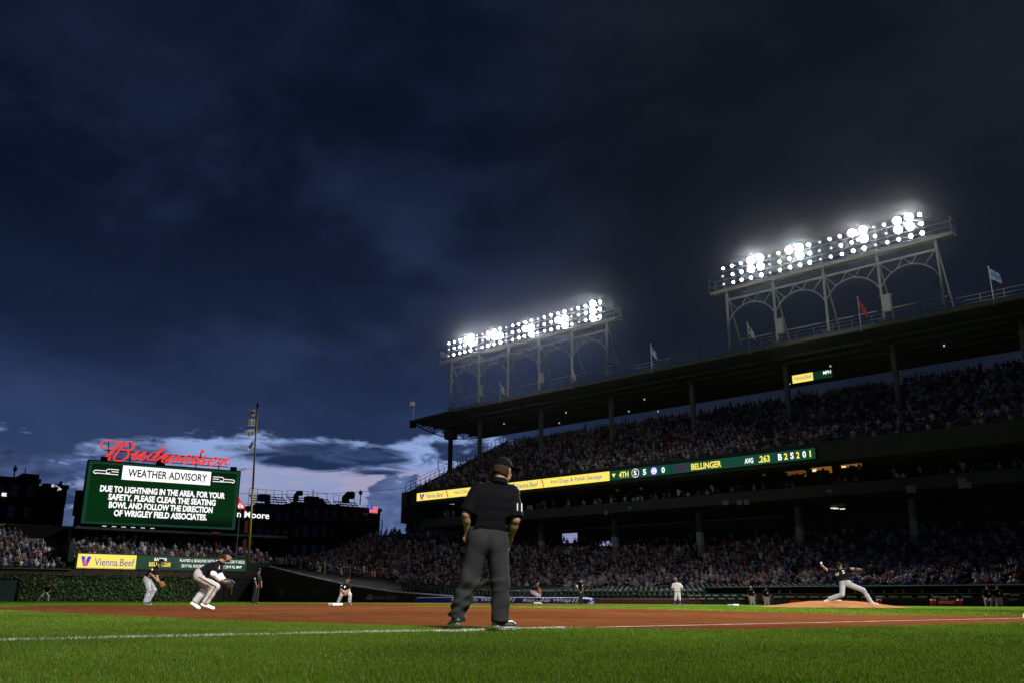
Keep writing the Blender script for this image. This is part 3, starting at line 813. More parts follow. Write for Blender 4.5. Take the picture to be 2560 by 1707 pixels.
def flood_tower(label, s0, bays, bay, cols0, dcol, hots, boxes, watts, beams):
    T = thing('floodlight_tower', label, 'floodlight tower', W(s0+bays*bay/2, TT, 27.1), 'floodlight towers on the roof')
    s1 = s0+bays*bay
    for k in range(bays+1):
        s = s0+k*bay; m = MB(); m.frame(W(s, TT, 31.0), SX, SN, SZ, .10, .13, 4.0)
        po = link('post', m.mesh('post'), M_steel, T)
        m = MB(); m.bar(W(s, TT+.2, 34.2), W(s, TT+3.6, 27.0), .14); m.bar(W(s, TT+.1, 29.3), W(s, TT+2.5, 29.3), .09)
        link('back_leg', m.mesh('back_leg'), M_galv, T)
        m = MB(); m.frame(W(s, TT, 27.3), SX, SN, SZ, .45, .5, .05); m.bar(W(s-.8, TT-.1, 28.1), W(s+.8, TT-.1, 28.1), .05); m.bar(W(s-.7, TT, 27.6), W(s+.7, TT, 27.9), .06)
        link('foot_plate', m.mesh('foot_plate'), M_galv, po)
    for k in range(bays):
        a = s0+k*bay; m = MB(); pts = []
        for i in range(15):
            q = i/14; pts.append(W(a+.13+(bay-.26)*q, TT-.02, 30.9+1.75*(1-(2*q-1)**2)**.75))
        m.tube(pts, .065, 6); link('arch', m.mesh('arch'), M_steel, T, smooth=True)
        m = MB()
        for q0, z0, q1, z1 in ((.02, 33.5, .22, 32.2), (.78, 32.2, .98, 33.5), (.32, 32.5, .43, 33.45), (.43, 33.45, .57, 32.65), (.57, 32.65, .68, 33.45)):
            m.bar(W(a+bay*q0, TT, z0), W(a+bay*q1, TT, z1), .065)
        link('web_brace', m.mesh('web_brace'), M_steel, T)
    m = MB(); m.frame(W((s0+s1)/2, TT+.02, 33.5), SX, SN, SZ, (s1-s0)/2, .10, .10); m.frame(W((s0+s1)/2, TT+2.5, 29.3), SX, SN, SZ, (s1-s0)/2, .06, .06)
    link('chord_beam', m.mesh('chord_beam'), M_steel, T)
    m = MB(); m.frame(W((s0+s1)/2, TT, 34.65), SX, SN, SZ, (s1-s0)/2+1.75, .70, .06); m.frame(W((s0+s1)/2, TT-.65, 34.45), SX, SN, SZ, (s1-s0)/2+1.75, .06, .10)
    link('platform', m.mesh('platform'), M_steel, T)
    m = MB()
    for z in (35.2, 35.75, 36.35): m.frame(W((s0+s1)/2, TT+.6, z), SX, SN, SZ, (s1-s0)/2+1.75, .03, .03)
    for z in (35.4, 36.4, 37.4): m.frame(W((s0+s1)/2, TT-.25, z-.4), SX, SN, SZ, (s1-s0)/2, .03, .03)
    for e in (s0-1.75, s1+1.75):
        m.frame(W(e, TT, 35.5), SX, SN, SZ, .03, .7, .03); m.frame(W(e, TT, 36.3), SX, SN, SZ, .03, .7, .03)
        for t in (-.7, .7): m.frame(W(e, TT+t, 35.5), SX, SN, SZ, .035, .035, .85)
    for k in range(bays*5): m.frame(W(cols0+dcol*k, TT-.2, 36.0), SX, SN, SZ, .025, .025, 1.3)
    link('lamp_rack', m.mesh('lamp_rack'), M_galv, T)
    for k in range(bays*5):
        for r_ in range(3):
            o = bpy.data.objects.new('lamp', LM[5 if (k, r_) in hots else max(0, min(4, k % 5+rnd.choice((0, 0, 0, -1, 1))))]); COL.objects.link(o)
            p = W(cols0+dcol*k, TT-.3, 35.45+1.0*r_); o.location = Vector(p)
            aim = np.array([rnd.uniform(5, 40), rnd.uniform(10, 50), 0]) if (k, r_) not in hots else CAM
            o.rotation_euler = Vector(aim-p).to_track_quat('X', 'Z').to_euler(); child(o, T)
    for k, w_, h_ in boxes:
        m = MB(); p = W(s0+k*bay+.45, TT-.1, 29.0); m.frame(p, SX, SN, SZ, w_/2, .25, h_/2); m.frame(p+SZ*(h_/2+.05), SX, SN, SZ, w_/2+.15, .3, .05)
        link('cabinet', m.mesh('cabinet'), M_steel, T)
    aims = [np.array([14+6*((k*7) % 5), 18+8*((k*3) % 4), 0]) for k in range(len(beams))]
    pos = [W(cols0+dcol*c, TT-.95, 35.45+r_) for c, r_ in beams]
    for o in bank_spots(pos, aims, watts, cone=80): child(o, T)
    return T


WATT = 58000
flood_tower('farther left floodlight tower on the roof, five arched bays of white lamps', 13.3, 5, 5.74, 12.9, 1.183,
            {(4, 1), (4, 2), (8, 1), (9, 1), (14, 0), (14, 1), (13, 1), (18, 1), (19, 0), (19, 1), (23, 1), (23, 2), (23, 0)}, ((1, .55, 1.5), (3, .5, 1.3)), WATT, ((4, 1.2), (8.5, 1), (14, .7), (19, .8), (23, 1.2)))
flood_tower('nearer right floodlight tower on the roof, four arched bays with glaring lamps', 59.2, 4, 5.75, 59.15, 1.166,
            {(3, 1), (3, 2), (4, 1), (4, 2), (7, 2), (8, 2), (8, 1), (13, 2), (14, 2), (14, 1), (17, 2), (18, 2), (18, 1), (17, 1)}, ((1, .75, 1.6), (3, .85, 1.7)), WATT*1.25, ((3.6, 1.5), (8, 1.6), (13.8, 1.5), (17.8, 1.6)))
# the matching towers on the third-base roof stand behind the camera; only their light reaches the picture
def mirror(p): return np.array([p[1], p[0], p[2]])
for src, aims, wt, cone in ((mirror(W(70, TT, 36.5)), ((15, 25), (18, 20), (11, 32)), 135000, 29), (mirror(W(70, TT, 36.5))+np.array([0, 7., 0]), ((2, 40), (3, 46)), 48000, 44), (mirror(W(27, TT, 36.5)), ((32, 60), (24, 46), (38, 52)), 75000, 28), (mirror(W(103, TT, 36.5)), ((10, 16), (9, 28)), 60000, 27)):
    for o in bank_spots([src+np.array([0, 2.0*i, 0]) for i in range(len(aims))], [np.array([x_, y_, 0.]) for x_, y_ in aims], wt, name='third_base_flood_and_fill_beam', cone=cone): o.data.spot_blend = 1.0
for s_, wt_, cn_ in ((28, 95000, 11.5), (71, 80000, 13), (48.8, 150000, 3.6), (86.5, 120000, 4.4), (5, 160000, 3.4)):  # narrow beams added to brighten the towers, flags and roof tip
    for o in bank_spots([mirror(W(60, TT, 37.0))], [W(s_, TT, {28: 39.5, 71: 38.6}.get(s_, 31.2))], wt_, name='roof_fill_beam', cone=cn_): o.data.spot_blend = .25
for o in bank_spots([mirror(W(74, TT, 36.5))], [np.array([36, -4, 0.])], 170000, name='third_base_flood_and_fill_beam', cone=13): o.data.spot_blend = 1.0  # narrow beam added to brighten the white coach
for o in bank_spots([mirror(W(64, TT, 36.5))], [np.array([62, -8, 0.])], 120000, name='third_base_flood_and_fill_beam', cone=8): o.data.spot_blend = 1.0  # narrow beam added to brighten the tarp
for o in bank_spots([mirror(W(66, TT, 36.5))], [np.array([62, -14, 3.])], 46000, name='third_base_fill_beam', cone=32): o.data.spot_blend = 1.0  # soft fill added for the lower bowl crowd
for o in bank_spots([W(30, TT-.9, 36.6), W(38, TT-.9, 36.6)], [np.array([98, 26, 2.]), np.array([92, 12, 0.])], 60000, name='right_field_floodlight_beam', cone=46): o.data.spot_blend = .9
for o in bank_spots([W(16, TT-.9, 36.6)], [np.array([107.3, 0, 15.])], 26000, name='foul_pole_fill_beam', cone=36): o.data.spot_blend = .6  # beam added to brighten the foul pole and its pennants
for o in bank_spots([W(101, TT, 36.5), W(106, TT, 36.5)], [np.array([-2, 38, 0.]), np.array([16, 28, 0.])], WATT*1.7, name='home_end_floodlight_beam', cone=64): o.data.spot_blend = .8

# rail along the roof edge
m = MB()
for z in (27.55, 27.9, 28.3): m.frame(W(56, 22.6, z), SX, SN, SZ, 43, .022, .022)
for k in range(42): m.frame(W(13.5+2.05*k, 22.6, 27.75), SX, SN, SZ, .025, .025, .6)
link('roof_rail', m.mesh('roof_rail'), M_galv, GS)


def cloth(name, O, X, Y, w_, h_, mat, parent, amp=.12, droop=0.0, nx=14, ny=6, ph=0.0):
    O, X, Y = map(lambda a: np.array(a, float), (O, X, Y)); N = np.cross(X, Y); V = []; F = []
    for i in range(nx+1):
        for j in range(ny+1):
            u, v = i/nx, j/ny
            V.append(O+X*(u*w_*(1-.15*droop))+Y*(v*h_-droop*u*h_*(.9+.2*v))+N*(amp*math.sin(u*7+v*1.3+ph)*u))
    for i in range(nx):
        for j in range(ny): a = i*(ny+1)+j; F.append((a, a+ny+1, a+ny+2, a+1))
    return link(name, npmesh(name, V, F, mat, smooth=True), None, parent)


M_fw = pmat('white flag cloth', (.72, .72, .74), .8, var=.15, scale=1.5)
M_fb = pmat('blue flag cloth', (.10, .22, .52), .8, var=.3, scale=2, var2=(.5, .58, .7))
M_fr = pmat('red flag cloth', (.50, .05, .06), .8, var=.25, scale=2)
M_fk = pmat('dark flag print', (.03, .03, .04), .8)
for s, ht, mt, dr, lab, col2 in ((23.5, 2.6, M_fw, 1.0, 'limp white flag on a short pole under the farther floodlight tower', M_fk), (36.3, 2.6, M_fw, 1.5, 'furled pale flag on the roof at the right of the farther floodlight tower', None),
                                 (48.7, 3.15, M_fb, 1.1, 'blue flag on the roof between the two floodlight towers', None), (61.6, 3.1, M_fw, 1.2, 'white flag with dark marks at the left foot of the nearer floodlight tower', M_fk),
                                 (74.1, 3.2, M_fr, 1.3, 'red flag hanging on the roof under the nearer floodlight tower', None), (86.5, 3.3, M_fb, .7, 'blue and white flag on the roof at the far right', None)):
    T = thing('flagpole', lab, 'flag', W(s, 21.8, 27.1), 'flags along the roof edge')
    m = MB(); m.tube([W(s, 21.8, 26.6), W(s, 21.8, 27.1+ht)], [.055, .04], 8); m.tube([W(s, 21.8, 27.1+ht), W(s, 21.8, 27.22+ht)], .09, 8); link('pole', m.mesh('pole'), M_steel, T)
    f_ = cloth('flag', W(s+.05, 21.8, 27.1+ht-1.15), SX, SZ, .95, 1.05, mt, T, .14, dr, ph=s)
    if col2: cloth('flag_print', W(s+.15, 21.77, 27.1+ht-.95), SX, SZ, .5, .45, col2, f_, .14, dr, 6, 3, ph=s)
T = thing('roof_lamp_post', 'short post with a white lamp head on the left tip of the roof', 'lamp post', W(4.98, 22, 27))
m = MB(); m.tube([W(4.98, 22, 26.7), W(4.98, 22, 29.9)], .05, 8); link('pole', m.mesh('pole'), M_steel, T)
m = MB(); m.frame(W(4.7, 22, 29.3), SX, SN, SZ, .3, .28, .32); link('lamp_head', m.mesh('lamp_head'), pmat('white lamp head', (.75, .75, .75), .5), T)
m = MB(); m.tube([W(4.6, 22.3, 26.4), W(4.6, 22.3, 25.7)], [.45, .55], 9); T2 = link('loudspeaker', m.mesh('loudspeaker'), M_blk); tag(T2, 'dark loudspeaker hanging under the left tip of the roof', 'loudspeaker')

# ================================================================== RIGHT FIELD
YX = np.array([0, -1.0, 0])                      # image right along the right-field wall (seen from the infield)
WX = 106.0
M_ivy = pmat('ivy leaf', (.030, .070, .016), .55, attr='tint', spec=.3)
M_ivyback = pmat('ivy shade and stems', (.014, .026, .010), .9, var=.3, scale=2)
M_pad2 = pmat('dark green gate', (.014, .036, .030), .6, var=.1, scale=.4)
OW = thing('outfield_wall', 'ivy covered right field wall below the bleachers', 'wall', (WX, 15, 0))
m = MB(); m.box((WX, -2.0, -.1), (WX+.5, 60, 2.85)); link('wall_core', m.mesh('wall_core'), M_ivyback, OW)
m = MB(); m.box((WX+.02, -2.0, 2.86), (WX+.5, 60, 3.55)); link('brick_band', m.mesh('brick_band'), pmat('brown brick band', (.060, .036, .028), .9, var=.2, scale=5), OW)
m = MB(); m.box((WX-.16, -2.0, 2.84), (WX-.02, 60, 2.93)); m.box((WX-.16, 21.2, 3.48), (WX+.5, 60, 3.62)); link('basket_rail', m.mesh('basket_rail'), pmat('dull green rail', (.06, .085, .06), .7), OW)
m = MB()
for k in range(30): m.bar((WX-.1, -1+2.1*k, 2.9), (WX-1.1, -1+2.1*k, 3.75), .04)
for a, z in ((-.45, 3.2), (-.8, 3.5), (-1.1, 3.75)): m.bar((WX+a, -1, z), (WX+a, 60, z), .03)
link('basket', m.mesh('basket'), pmat('basket wire', (.05, .06, .05), .6), OW)
# ivy leaves, one mass
N = 26000; y_ = rng.uniform(.8, 58, N); z_ = rng.uniform(.02, 2.95, N); bare = ((y_ > 26.3) & (z_ < 2.4)) | ((y_ < 6.6) & (y_ > -.5))
y_, z_ = y_[~bare], z_[~bare]; N = len(y_); x_ = WX-.03-rng.uniform(0, .22, N)-.10*np.sin(y_*1.1)*np.sin(z_*2.1+y_*.4)
sz = rng.uniform(.06, .13, N); a1 = rng.uniform(0, 2*PI, N); ti = rng.normal(0, .55, (N, 2))
e1 = np.stack([np.sin(ti[:, 0])*.6, np.cos(a1), np.sin(a1)], 1)*sz[:, None]; e2 = np.stack([np.sin(ti[:, 1])*.6, -np.sin(a1), np.cos(a1)], 1)*sz[:, None]
c_ = np.stack([x_, y_, z_], 1); V = np.stack([c_-e1, c_-e2*.8, c_+e1, c_+e2], 1).reshape(-1, 3); F = np.arange(4*N).reshape(-1, 4)
k = rng.uniform(0, 1, N)[:, None]; cc = (1-k)*np.array([.022, .050, .012])+k*np.array([.060, .115, .028]); cc *= rng.uniform(.6, 1.25, (N, 1))
o = link('ivy', npmesh('ivy', V, F, M_ivy, np.repeat(cc, 4, 0)), None, OW); o['kind'] = 'stuff'
for nm, y0, y1 in (('gate', 26.6, 29.2), ('gate', 29.5, 33.5)):
    panel(nm, (WX, 0, 0), YX, SZ, (-y1, -y0, 0, 2.3), .12, M_pad2, OW, .16)
text(OW, 'J', (WX-.2, 0, 0), YX, SZ, (-30.35, -29.95, .85, 1.5), M_grey, .02)
panel('wall_sign', (WX, 0, 0), YX, SZ, (-6.5, -3.1, .1, 2.6), .1, pmat('black sign board', (.012, .014, .013), .6), OW, .14)
text(OW, 'EBOOK', (WX-.2, 0, 0), YX, SZ, (-6.0, -4.1, .75, 1.1), M_grey2, .01)
panel('corner_gate', (WX, 0, 0), YX, SZ, (-3.0, .6, 0, 3.3), .1, pmat('black gate', (.010, .011, .011), .6), OW, .13)
for q in range(3): panel('wall_mark', (WX-.2, 0, 0), YX, SZ, (-2.2, -1.95, .85+.42*q, 1.15+.42*q), .02, pmat('dim yellow paint', (.16, .12, .02), .8), OW, .02)

# bleachers
BL = thing('bleachers', 'right field bleachers rising behind the ivy wall', 'bleachers', (WX+3, 15, 0))
def bl_z(x): return 2.75+(x-WX)*.50
V = []; F = []
for i in range(17):
    x = WX+1.0+.75*i; b_ = len(V); ya, yb = (60, 21.6); zz, zp = bl_z(x), bl_z(x-.75)
    for y in (ya, yb): V += [(x-.37, y, zp), (x-.37, y, zz), (x+.38, y, zz)]
    F += [(b_, b_+3, b_+4, b_+1), (b_+1, b_+4, b_+5, b_+2)]
for i in range(9):
    x = WX+1.6+.85*i; b_ = len(V); zz, zp = 4.6+.34*i, 4.6+.34*(i-1)
    for y in (20.9, -4.0): V += [(x-.42, y, zp), (x-.42, y, zz), (x+.43, y, zz)]
    F += [(b_, b_+3, b_+4, b_+1), (b_+1, b_+4, b_+5, b_+2)]
link('terrace', npmesh('terrace', V, F, M_conc), None, BL)
m = MB(); m.box((WX+.1, -4.2, 3.56), (WX+.5, 21.0, 4.9)); m.box((WX+1, 20.9, 2.6), (WX+9.5, 21.5, 6.6)); link('front_wall', m.mesh('front_wall'), M_dark, BL)
m = MB(); m.box((WX+9.6, -8, 0), (WX+10.2, 21.5, 9.1)); m.box((WX+9.6, 21.5, 0), (WX+14, 27, 9.0)); link('back_wall', m.mesh('back_wall'), pmat('black back wall', (.012, .012, .012), .9, spec=.05), BL)
for y in (-3, 1.5, 6, 10.5, 15, 19.5): m = MB(); m.box((WX+8.8, y-.2, 7.0), (WX+9.2, y+.2, 8.5)); link('canopy_post', m.mesh('canopy_post'), M_blk, BL)
m = MB(); m.box((WX+4.5, -7, 8.5), (WX+9.6, 20.5, 8.8)); link('canopy', m.mesh('canopy'), M_dark, BL)
m = MB()
for x, z in ((WX+.4, 5.75), (WX+.4, 6.05)): m.bar((x, -4, z), (x, 21, z), .04)
for k in range(13): m.bar((WX+.4, -4+2.1*k, 4.9), (WX+.4, -4+2.1*k, 6.05), .04)
link('guard_rail', m.mesh('guard_rail'), M_dark, BL)
M_red = emat('red neon', (1.0, .05, .02), .55)
for px, y, wd in ((296, 1322, 22), (532, 1332, 20), (478, 1330, 18)):
    p = on_x(px, y, WX+9.5); q = on_x(px+wd, y+1.5, WX+9.5)
    m = MB(); m.bar(p, q, .05, .30); m.bar(p+np.array([0, .6, .0]), p+np.array([0, .3, 0]), .05, .2); link('neon_strip', m.mesh('neon_strip'), M_red if px != 478 else emat('dim red neon', (1, .05, .02), .1), BL)
for k in range(6):
    p = on_x(261+24*k, 1314+1.1*k, WX+8); m = MB(); m.bar(p-np.array([0, .25, 0]), p+np.array([0, .25, 0]), .1, .07); link('strip_lamp', m.mesh('strip_lamp'), emat('white strip lamp', (1, 1, 1), .9), BL)

# ribbon board on the bleacher front
RR = thing('ribbon_board', 'lit ribbon board above the ivy with a yellow advert and batter facts', 'ribbon board', (WX, 10, 3.6))
OR = np.array([WX-.05, 0, 0]); 
def ru(px): return -on_x(px, 1405, WX-.05)[1]
Z0, Z1 = 3.70, 5.36
panel('board_frame', OR, YX, SZ, (ru(188), ru(618), Z0-.1, Z1+.1), .2, M_dark, RR, -.012)
panel('advert_screen', OR, YX, SZ, (ru(193), ru(340), Z0+.02, Z1-.02), .02, M_yel, RR, .01)
panel('batter_screen', OR, YX, SZ, (ru(341), ru(616), Z0+.05, Z1-.05), .02, emat('forest led', (.006, .046, .020), 1.0), RR, .01)
panel('name_box', OR, YX, SZ, (ru(360), ru(440), Z0+.22, Z1-.85), .01, M_grnd, RR, .016)
def rr(body, x0, x1, v0, v1, mt, bold=.0): text(RR, body, OR, YX, SZ, (ru(x0), ru(x1), Z0+v0*1.66, Z0+v1*1.66), mt, bold, lift=.04)
vlogo(RR, OR, YX, SZ, ru(201), ru(227), Z0+.26, Z1-.30, .025)
rr('Vienna.Beef', 236, 336, .20, .72, emat('indigo led letters', (.10, .07, .50), .8), .004)
rr('BATTER', 385, 417, .64, .86, M_wht, .02); rr('BELLINGER', 373, 428, .24, .54, M_yt, .02)
rr('PLAYED 6 SEASONS WITH DODGERS (2017-2022)', 449, 611, .56, .84, M_wht, .006); rr('2017 NL ROOKIE OF THE YEAR | 2019 NL MVP', 454, 605, .17, .45, M_wht, .006)

# ------------------------------------------------------------------ video board
VL, VR = np.array([130.5, 15.6, 0]), np.array([128.1, -6.1, 0]); vw = np.linalg.norm(VR-VL); VX = (VR-VL)/vw; VZ0, VZ1 = 10.65, 19.62; vh = VZ1-VZ0; VN = np.cross(VX, SZ)
VB = thing('video_board', 'large green video board showing a white weather advisory message', 'video board', VL+VX*vw/2)
OV = VL+SZ*VZ0
def vb(u0, u1, v0, v1): return (u0*vw, u1*vw, (1-v1)*vh, (1-v0)*vh)
panel('cabinet', OV, VX, SZ, (-.15, vw+.15, -.15, vh+.2), 1.6, pmat('dark green cabinet', (.02, .035, .028), .5), VB, -.03)
M_vframe = emat('board frame glow', (.010, .060, .030), .7)
panel('screen_border', OV, VX, SZ, (0, vw, 0, vh), .02, M_vframe, VB, 0)
def grad_screen():
    m_ = bpy.data.materials.new('green message screen'); m_.use_nodes = True; nt = m_.node_tree; b = NB(nt); p = nt.nodes['Principled BSDF']
    tc = b.n('ShaderNodeTexCoord'); se = b.n('ShaderNodeSeparateXYZ'); nt.links.new(tc.outputs['Generated'], se.inputs[0])
    f_ = b.ss(se.outputs[2], .02, .22); g_ = b.ss(se.outputs[1], 1.0, .35)
    k_ = b.m('MAXIMUM', f_, b.m('SUBTRACT', 1.0, g_))
    nt.links.new(b.mix(k_, (.002, .005, .004), (.0016, .026, .0045)), p.inputs['Emission Color']); p.inputs['Emission Strength'].default_value = 1.0
    p.inputs['Base Color'].default_value = (.01, .01, .01, 1); m_.cycles.emission_sampling = 'NONE'; return m_
panel('message_screen', OV, VX, SZ, vb(.022, .978, .04, .965), .02, grad_screen(), VB, .014)
panel('header_screen', OV, VX, SZ, vb(.022, .978, .04, .255), .01, emat('header green', (.0012, .016, .0035), 1), VB, .022)
panel('header_line', OV, VX, SZ, vb(.022, .978, .252, .26), .01, emat('header line', (.006, .05, .014), 1), VB, .03)
panel('title_box', OV, VX, SZ, vb(.212, .797, .035, .268), .01, M_wht, VB, .04)
text(VB, 'WEATHER ADVISORY', OV, VX, SZ, vb(.248, .772, .085, .215), M_bk, .022, lift=.06)
for i, (body, u0, u1) in enumerate((('DUE TO LIGHTNING IN THE AREA, FOR YOUR', .088, .908), ('SAFETY, PLEASE CLEAR THE SEATING', .145, .848), ('BOWL AND FOLLOW THE DIRECTION', .155, .832), ('OF WRIGLEY FIELD ASSOCIATES.', .192, .798))):
    dsc = .018 if ',' in body else 0
    text(VB, body, OV, VX, SZ, vb(u0, u1, .380+.127*i, .484+.127*i+dsc), M_wht, .04, lift=.05, name='message_line')
def wind(side):
    m = MB(); P = lambda u, v: OV+VX*((u if side < 0 else 1-u)*vw)+SZ*((1-v)*vh)+VN*.05
    arc = lambda cu, cv, ru_, rv, a0, a1: [P(cu+ru_*math.cos(a), cv+rv*math.sin(a)) for a in np.linspace(a0, a1, 9)]
    m.tube([P(.188, .115), P(.125, .115)]+arc(.125, .150, .014, .035, -PI/2, -PI*1.5)[1:]+[P(.135, .165)], .055, 5)
    m.tube([P(.188, .152), P(.145, .152)], .055, 5); m.tube([P(.188, .195), P(.14, .195), P(.075, .190), P(.045, .190)], .055, 5)
    m.tube([P(.105, .145), P(.05, .145)]+arc(.048, .172, .014, .027, -PI/2, -PI*1.6)[1:], .055, 5)
    return m
for sd in (-1, 1): link('wind_symbol', wind(sd).mesh('wind_symbol'), M_wht, VB)
m = MB()
for u in (.06, .35, .65, .94):
    p = VL+VX*vw*u-VN*1.0; m.bar(p+SZ*0, p+SZ*VZ0, .5); m.bar(p-VN*.8, p+SZ*VZ1-VN*.8, .3)
for z in (3.5, 7): m.bar(VL-VN*1.0+SZ*z, VR-VN*1.0+SZ*z, .25)
link('support_frame', m.mesh('support_frame'), M_blk, VB)
panel('dark_fill_panel', VL-VN*.7, VX, SZ, (-.1, vw+.1, 6.0, VZ0-.1), .3, pmat('dark fill', (.02, .022, .02), .8, spec=.1), VB)  # dark panel added to hide the bright sky gap under the board
m = MB()
for u, d in ((.085, -1), (.945, 1)):
    p = VL+VX*vw*u+SZ*(VZ1+.35)+VN*.5; m.frame(p, VX, VN, SZ, .45, .3, .28)
    m.bar(VL+VX*vw*(u+.045*d)+SZ*(VZ1+.25)+VN*.2, VL+VX*vw*(u+.085*d)+SZ*(VZ1+.55)+VN*.8, .08)
link('top_floodlight', m.mesh('top_floodlight'), M_blk, VB)

# script sign on top of the board, traced stroke by stroke
SG = thing('script_sign', 'red neon script sign standing on top of the video board', 'neon sign', VL+VX*vw/2+SZ*VZ1)
SO = VL+VN*.3
def on_sign(x, y):
    d = ray(x, y); k = ((SO-CAM)@VN)/(d@VN); return CAM+d*k
Za = lambda x, y: (240+x/13.067, 1090+y/13.067)
Zb = lambda x, y: (400+x/11.76, 1110+y/11.76)
strokes = [  # (points in traced crop, crop, widths)
 ([(600, 390), (420, 400), (250, 375), (160, 315), (155, 240), (215, 175), (330, 140), (480, 145), (640, 180), (800, 230), (930, 275), (1010, 335)], Za, 5),
 ([(860, 185), (760, 230), (680, 320), (590, 430), (480, 540), (370, 640), (300, 720), (320, 775), (400, 740), (470, 670)], Za, 9),
 ([(930, 250), (850, 330), (760, 430), (670, 560), (590, 680), (590, 750), (680, 795), (820, 790), (950, 730), (1040, 640), (1075, 550), (1040, 480), (940, 445), (820, 440)], Za, 7),
 ([(880, 300), (960, 235), (1060, 190), (1160, 195), (1230, 250), (1225, 340), (1150, 415), (1050, 460)], Za, 7),
 ([(1140, 620), (1250, 560), (1380, 490), (1280, 610), (1190, 720), (1240, 755), (1350, 690), (1480, 570), (1590, 510)], Za, 7),
 ([(1640, 505), (1540, 610), (1420, 740), (1480, 775), (1580, 700), (1660, 620)], Za, 7),
 ([(1990, 560), (1900, 530), (1790, 570), (1690, 680), (1700, 770), (1790, 770), (1900, 680), (2010, 560), (2130, 430), (2270, 350)], Za, 6),
 ([(2270, 350), (2150, 470), (2020, 600), (1900, 740), (1930, 800), (2040, 740), (2150, 640), (2290, 560)], Za, 6),
 ([(30, 420), (120, 350), (240, 275), (150, 390), (50, 480), (90, 520), (190, 480), (310, 370), (430, 290)], Zb, 6),
 ([(430, 290), (340, 400), (240, 490), (280, 535), (390, 500), (500, 400), (580, 300), (560, 400), (500, 490), (600, 440), (690, 430)], Zb, 6),
 ([(690, 450), (830, 420), (910, 350), (860, 320), (760, 350), (660, 440), (650, 530), (730, 565), (850, 520), (940, 450)], Zb, 6),
 ([(940, 440), (1040, 370), (1130, 340), (1030, 440), (940, 540), (980, 575), (1090, 520), (1200, 430), (1290, 350)], Zb, 6),
 ([(1370, 330), (1310, 365), (1280, 420), (1310, 480), (1280, 560), (1190, 590), (1130, 570), (1170, 520), (1280, 530), (1400, 480)], Zb, 6),
 ([(1400, 480), (1560, 490), (1670, 420), (1650, 385), (1550, 410), (1440, 500), (1430, 590), (1510, 620), (1640, 570), (1740, 490)], Zb, 6),
 ([(1740, 480), (1830, 440), (1890, 420), (1830, 540), (1740, 640)], Zb, 6),
 ([(1790, 560), (1900, 460), (2000, 420), (2080, 425)], Zb, 6), ([(1980, 440), (1920, 530), (1960, 590), (2060, 550)], Zb, 5)]
M_neon = emat('red neon letters', (1.0, .045, .025), 1.0, True)
M_neon2 = emat('deep red letter sides', (.35, .006, .006), .6)
def catmull(P, n=6):
    out = []
    for i in range(len(P)-1):
        a, b_, c, d = P[max(i-1, 0)], P[i], P[i+1], P[min(i+2, len(P)-1)]
        for k in range(n):
            t = k/n; out.append(.5*((2*b_)+(c-a)*t+(2*a-5*b_+4*c-d)*t*t+(3*b_-a-3*c+d)*t**3))
    return out+[P[-1]]
for pts, Zf, wd in strokes:
    P = catmull([on_sign(*Zf(*q)) for q in pts]); r_ = .5*wd*1.25*127/FPX/2
    m = MB(); n = len(P)
    for off, rr_, mi in ((0, r_, 0),):
        L_ = []; R_ = []
        for i, p in enumerate(P):
            d = P[min(i+1, n-1)]-P[max(i-1, 0)]; d /= np.linalg.norm(d)+1e-9; e = np.cross(VN, d); e /= np.linalg.norm(e)+1e-9
            k = (.75+.35*abs(d[2]))*rr_*(.65 if i in (0, n-1) else 1); L_.append(p+e*k); R_.append(p-e*k)
        vs = []
        for a, b_ in zip(L_, R_): vs += [a+VN*.12, b_+VN*.12, b_-VN*.12, a-VN*.12]
        fs = []; 
        for i in range(n-1):
            o_ = 4*i; fs += [(o_, o_+1, o_+5, o_+4), (o_+1, o_+2, o_+6, o_+5), (o_+2, o_+3, o_+7, o_+6), (o_+3, o_, o_+4, o_+7)]
        m.add(vs, fs)
        m.mi = [0 if j % 4 == 0 else 1 for j in range(len(fs))]
    link('letter_stroke', m.mesh('letter_stroke'), [M_neon, M_neon2], SG)
p = on_sign(*Zb(1245, 205)); m = MB(); m.prism([p+VX*.29*math.cos(a)+SZ*.29*math.sin(a) for a in np.linspace(0, 2*PI, 17)[:-1]], VN*.15); link('letter_dot', m.mesh('letter_dot'), M_neon, SG)
m = MB(); bk = -VN*.25
def sp(Zf, x, y): return on_sign(*Zf(x, y))+bk
for a, b_ in ((sp(Za, 290, 435), sp(Zb, 1990, 435)), (sp(Za, 370, 700), sp(Zb, 2010, 660))): m.bar(a, b_, .12)
for q, yy0, yy1, Zf in ((425, 160, 800, Za), (1130, 200, 870, Za), (2150, 480, 900, Za), (1215, 215, 380, Zb), (1075, 400, 690, Zb), (1750, 460, 730, Zb)): m.bar(sp(Zf, q, yy0), sp(Zf, q-(25 if Zf is Za else 12), yy1), .12)
a = sp(Za, 880, 200); b_ = sp(Za, 1130, 215); m.bar(a, b_, .1); m.frame(sp(Za, 2120, 860), VX, VN, SZ, .6, .3, .5)
link('sign_frame', m.mesh('sign_frame'), M_blk, SG)

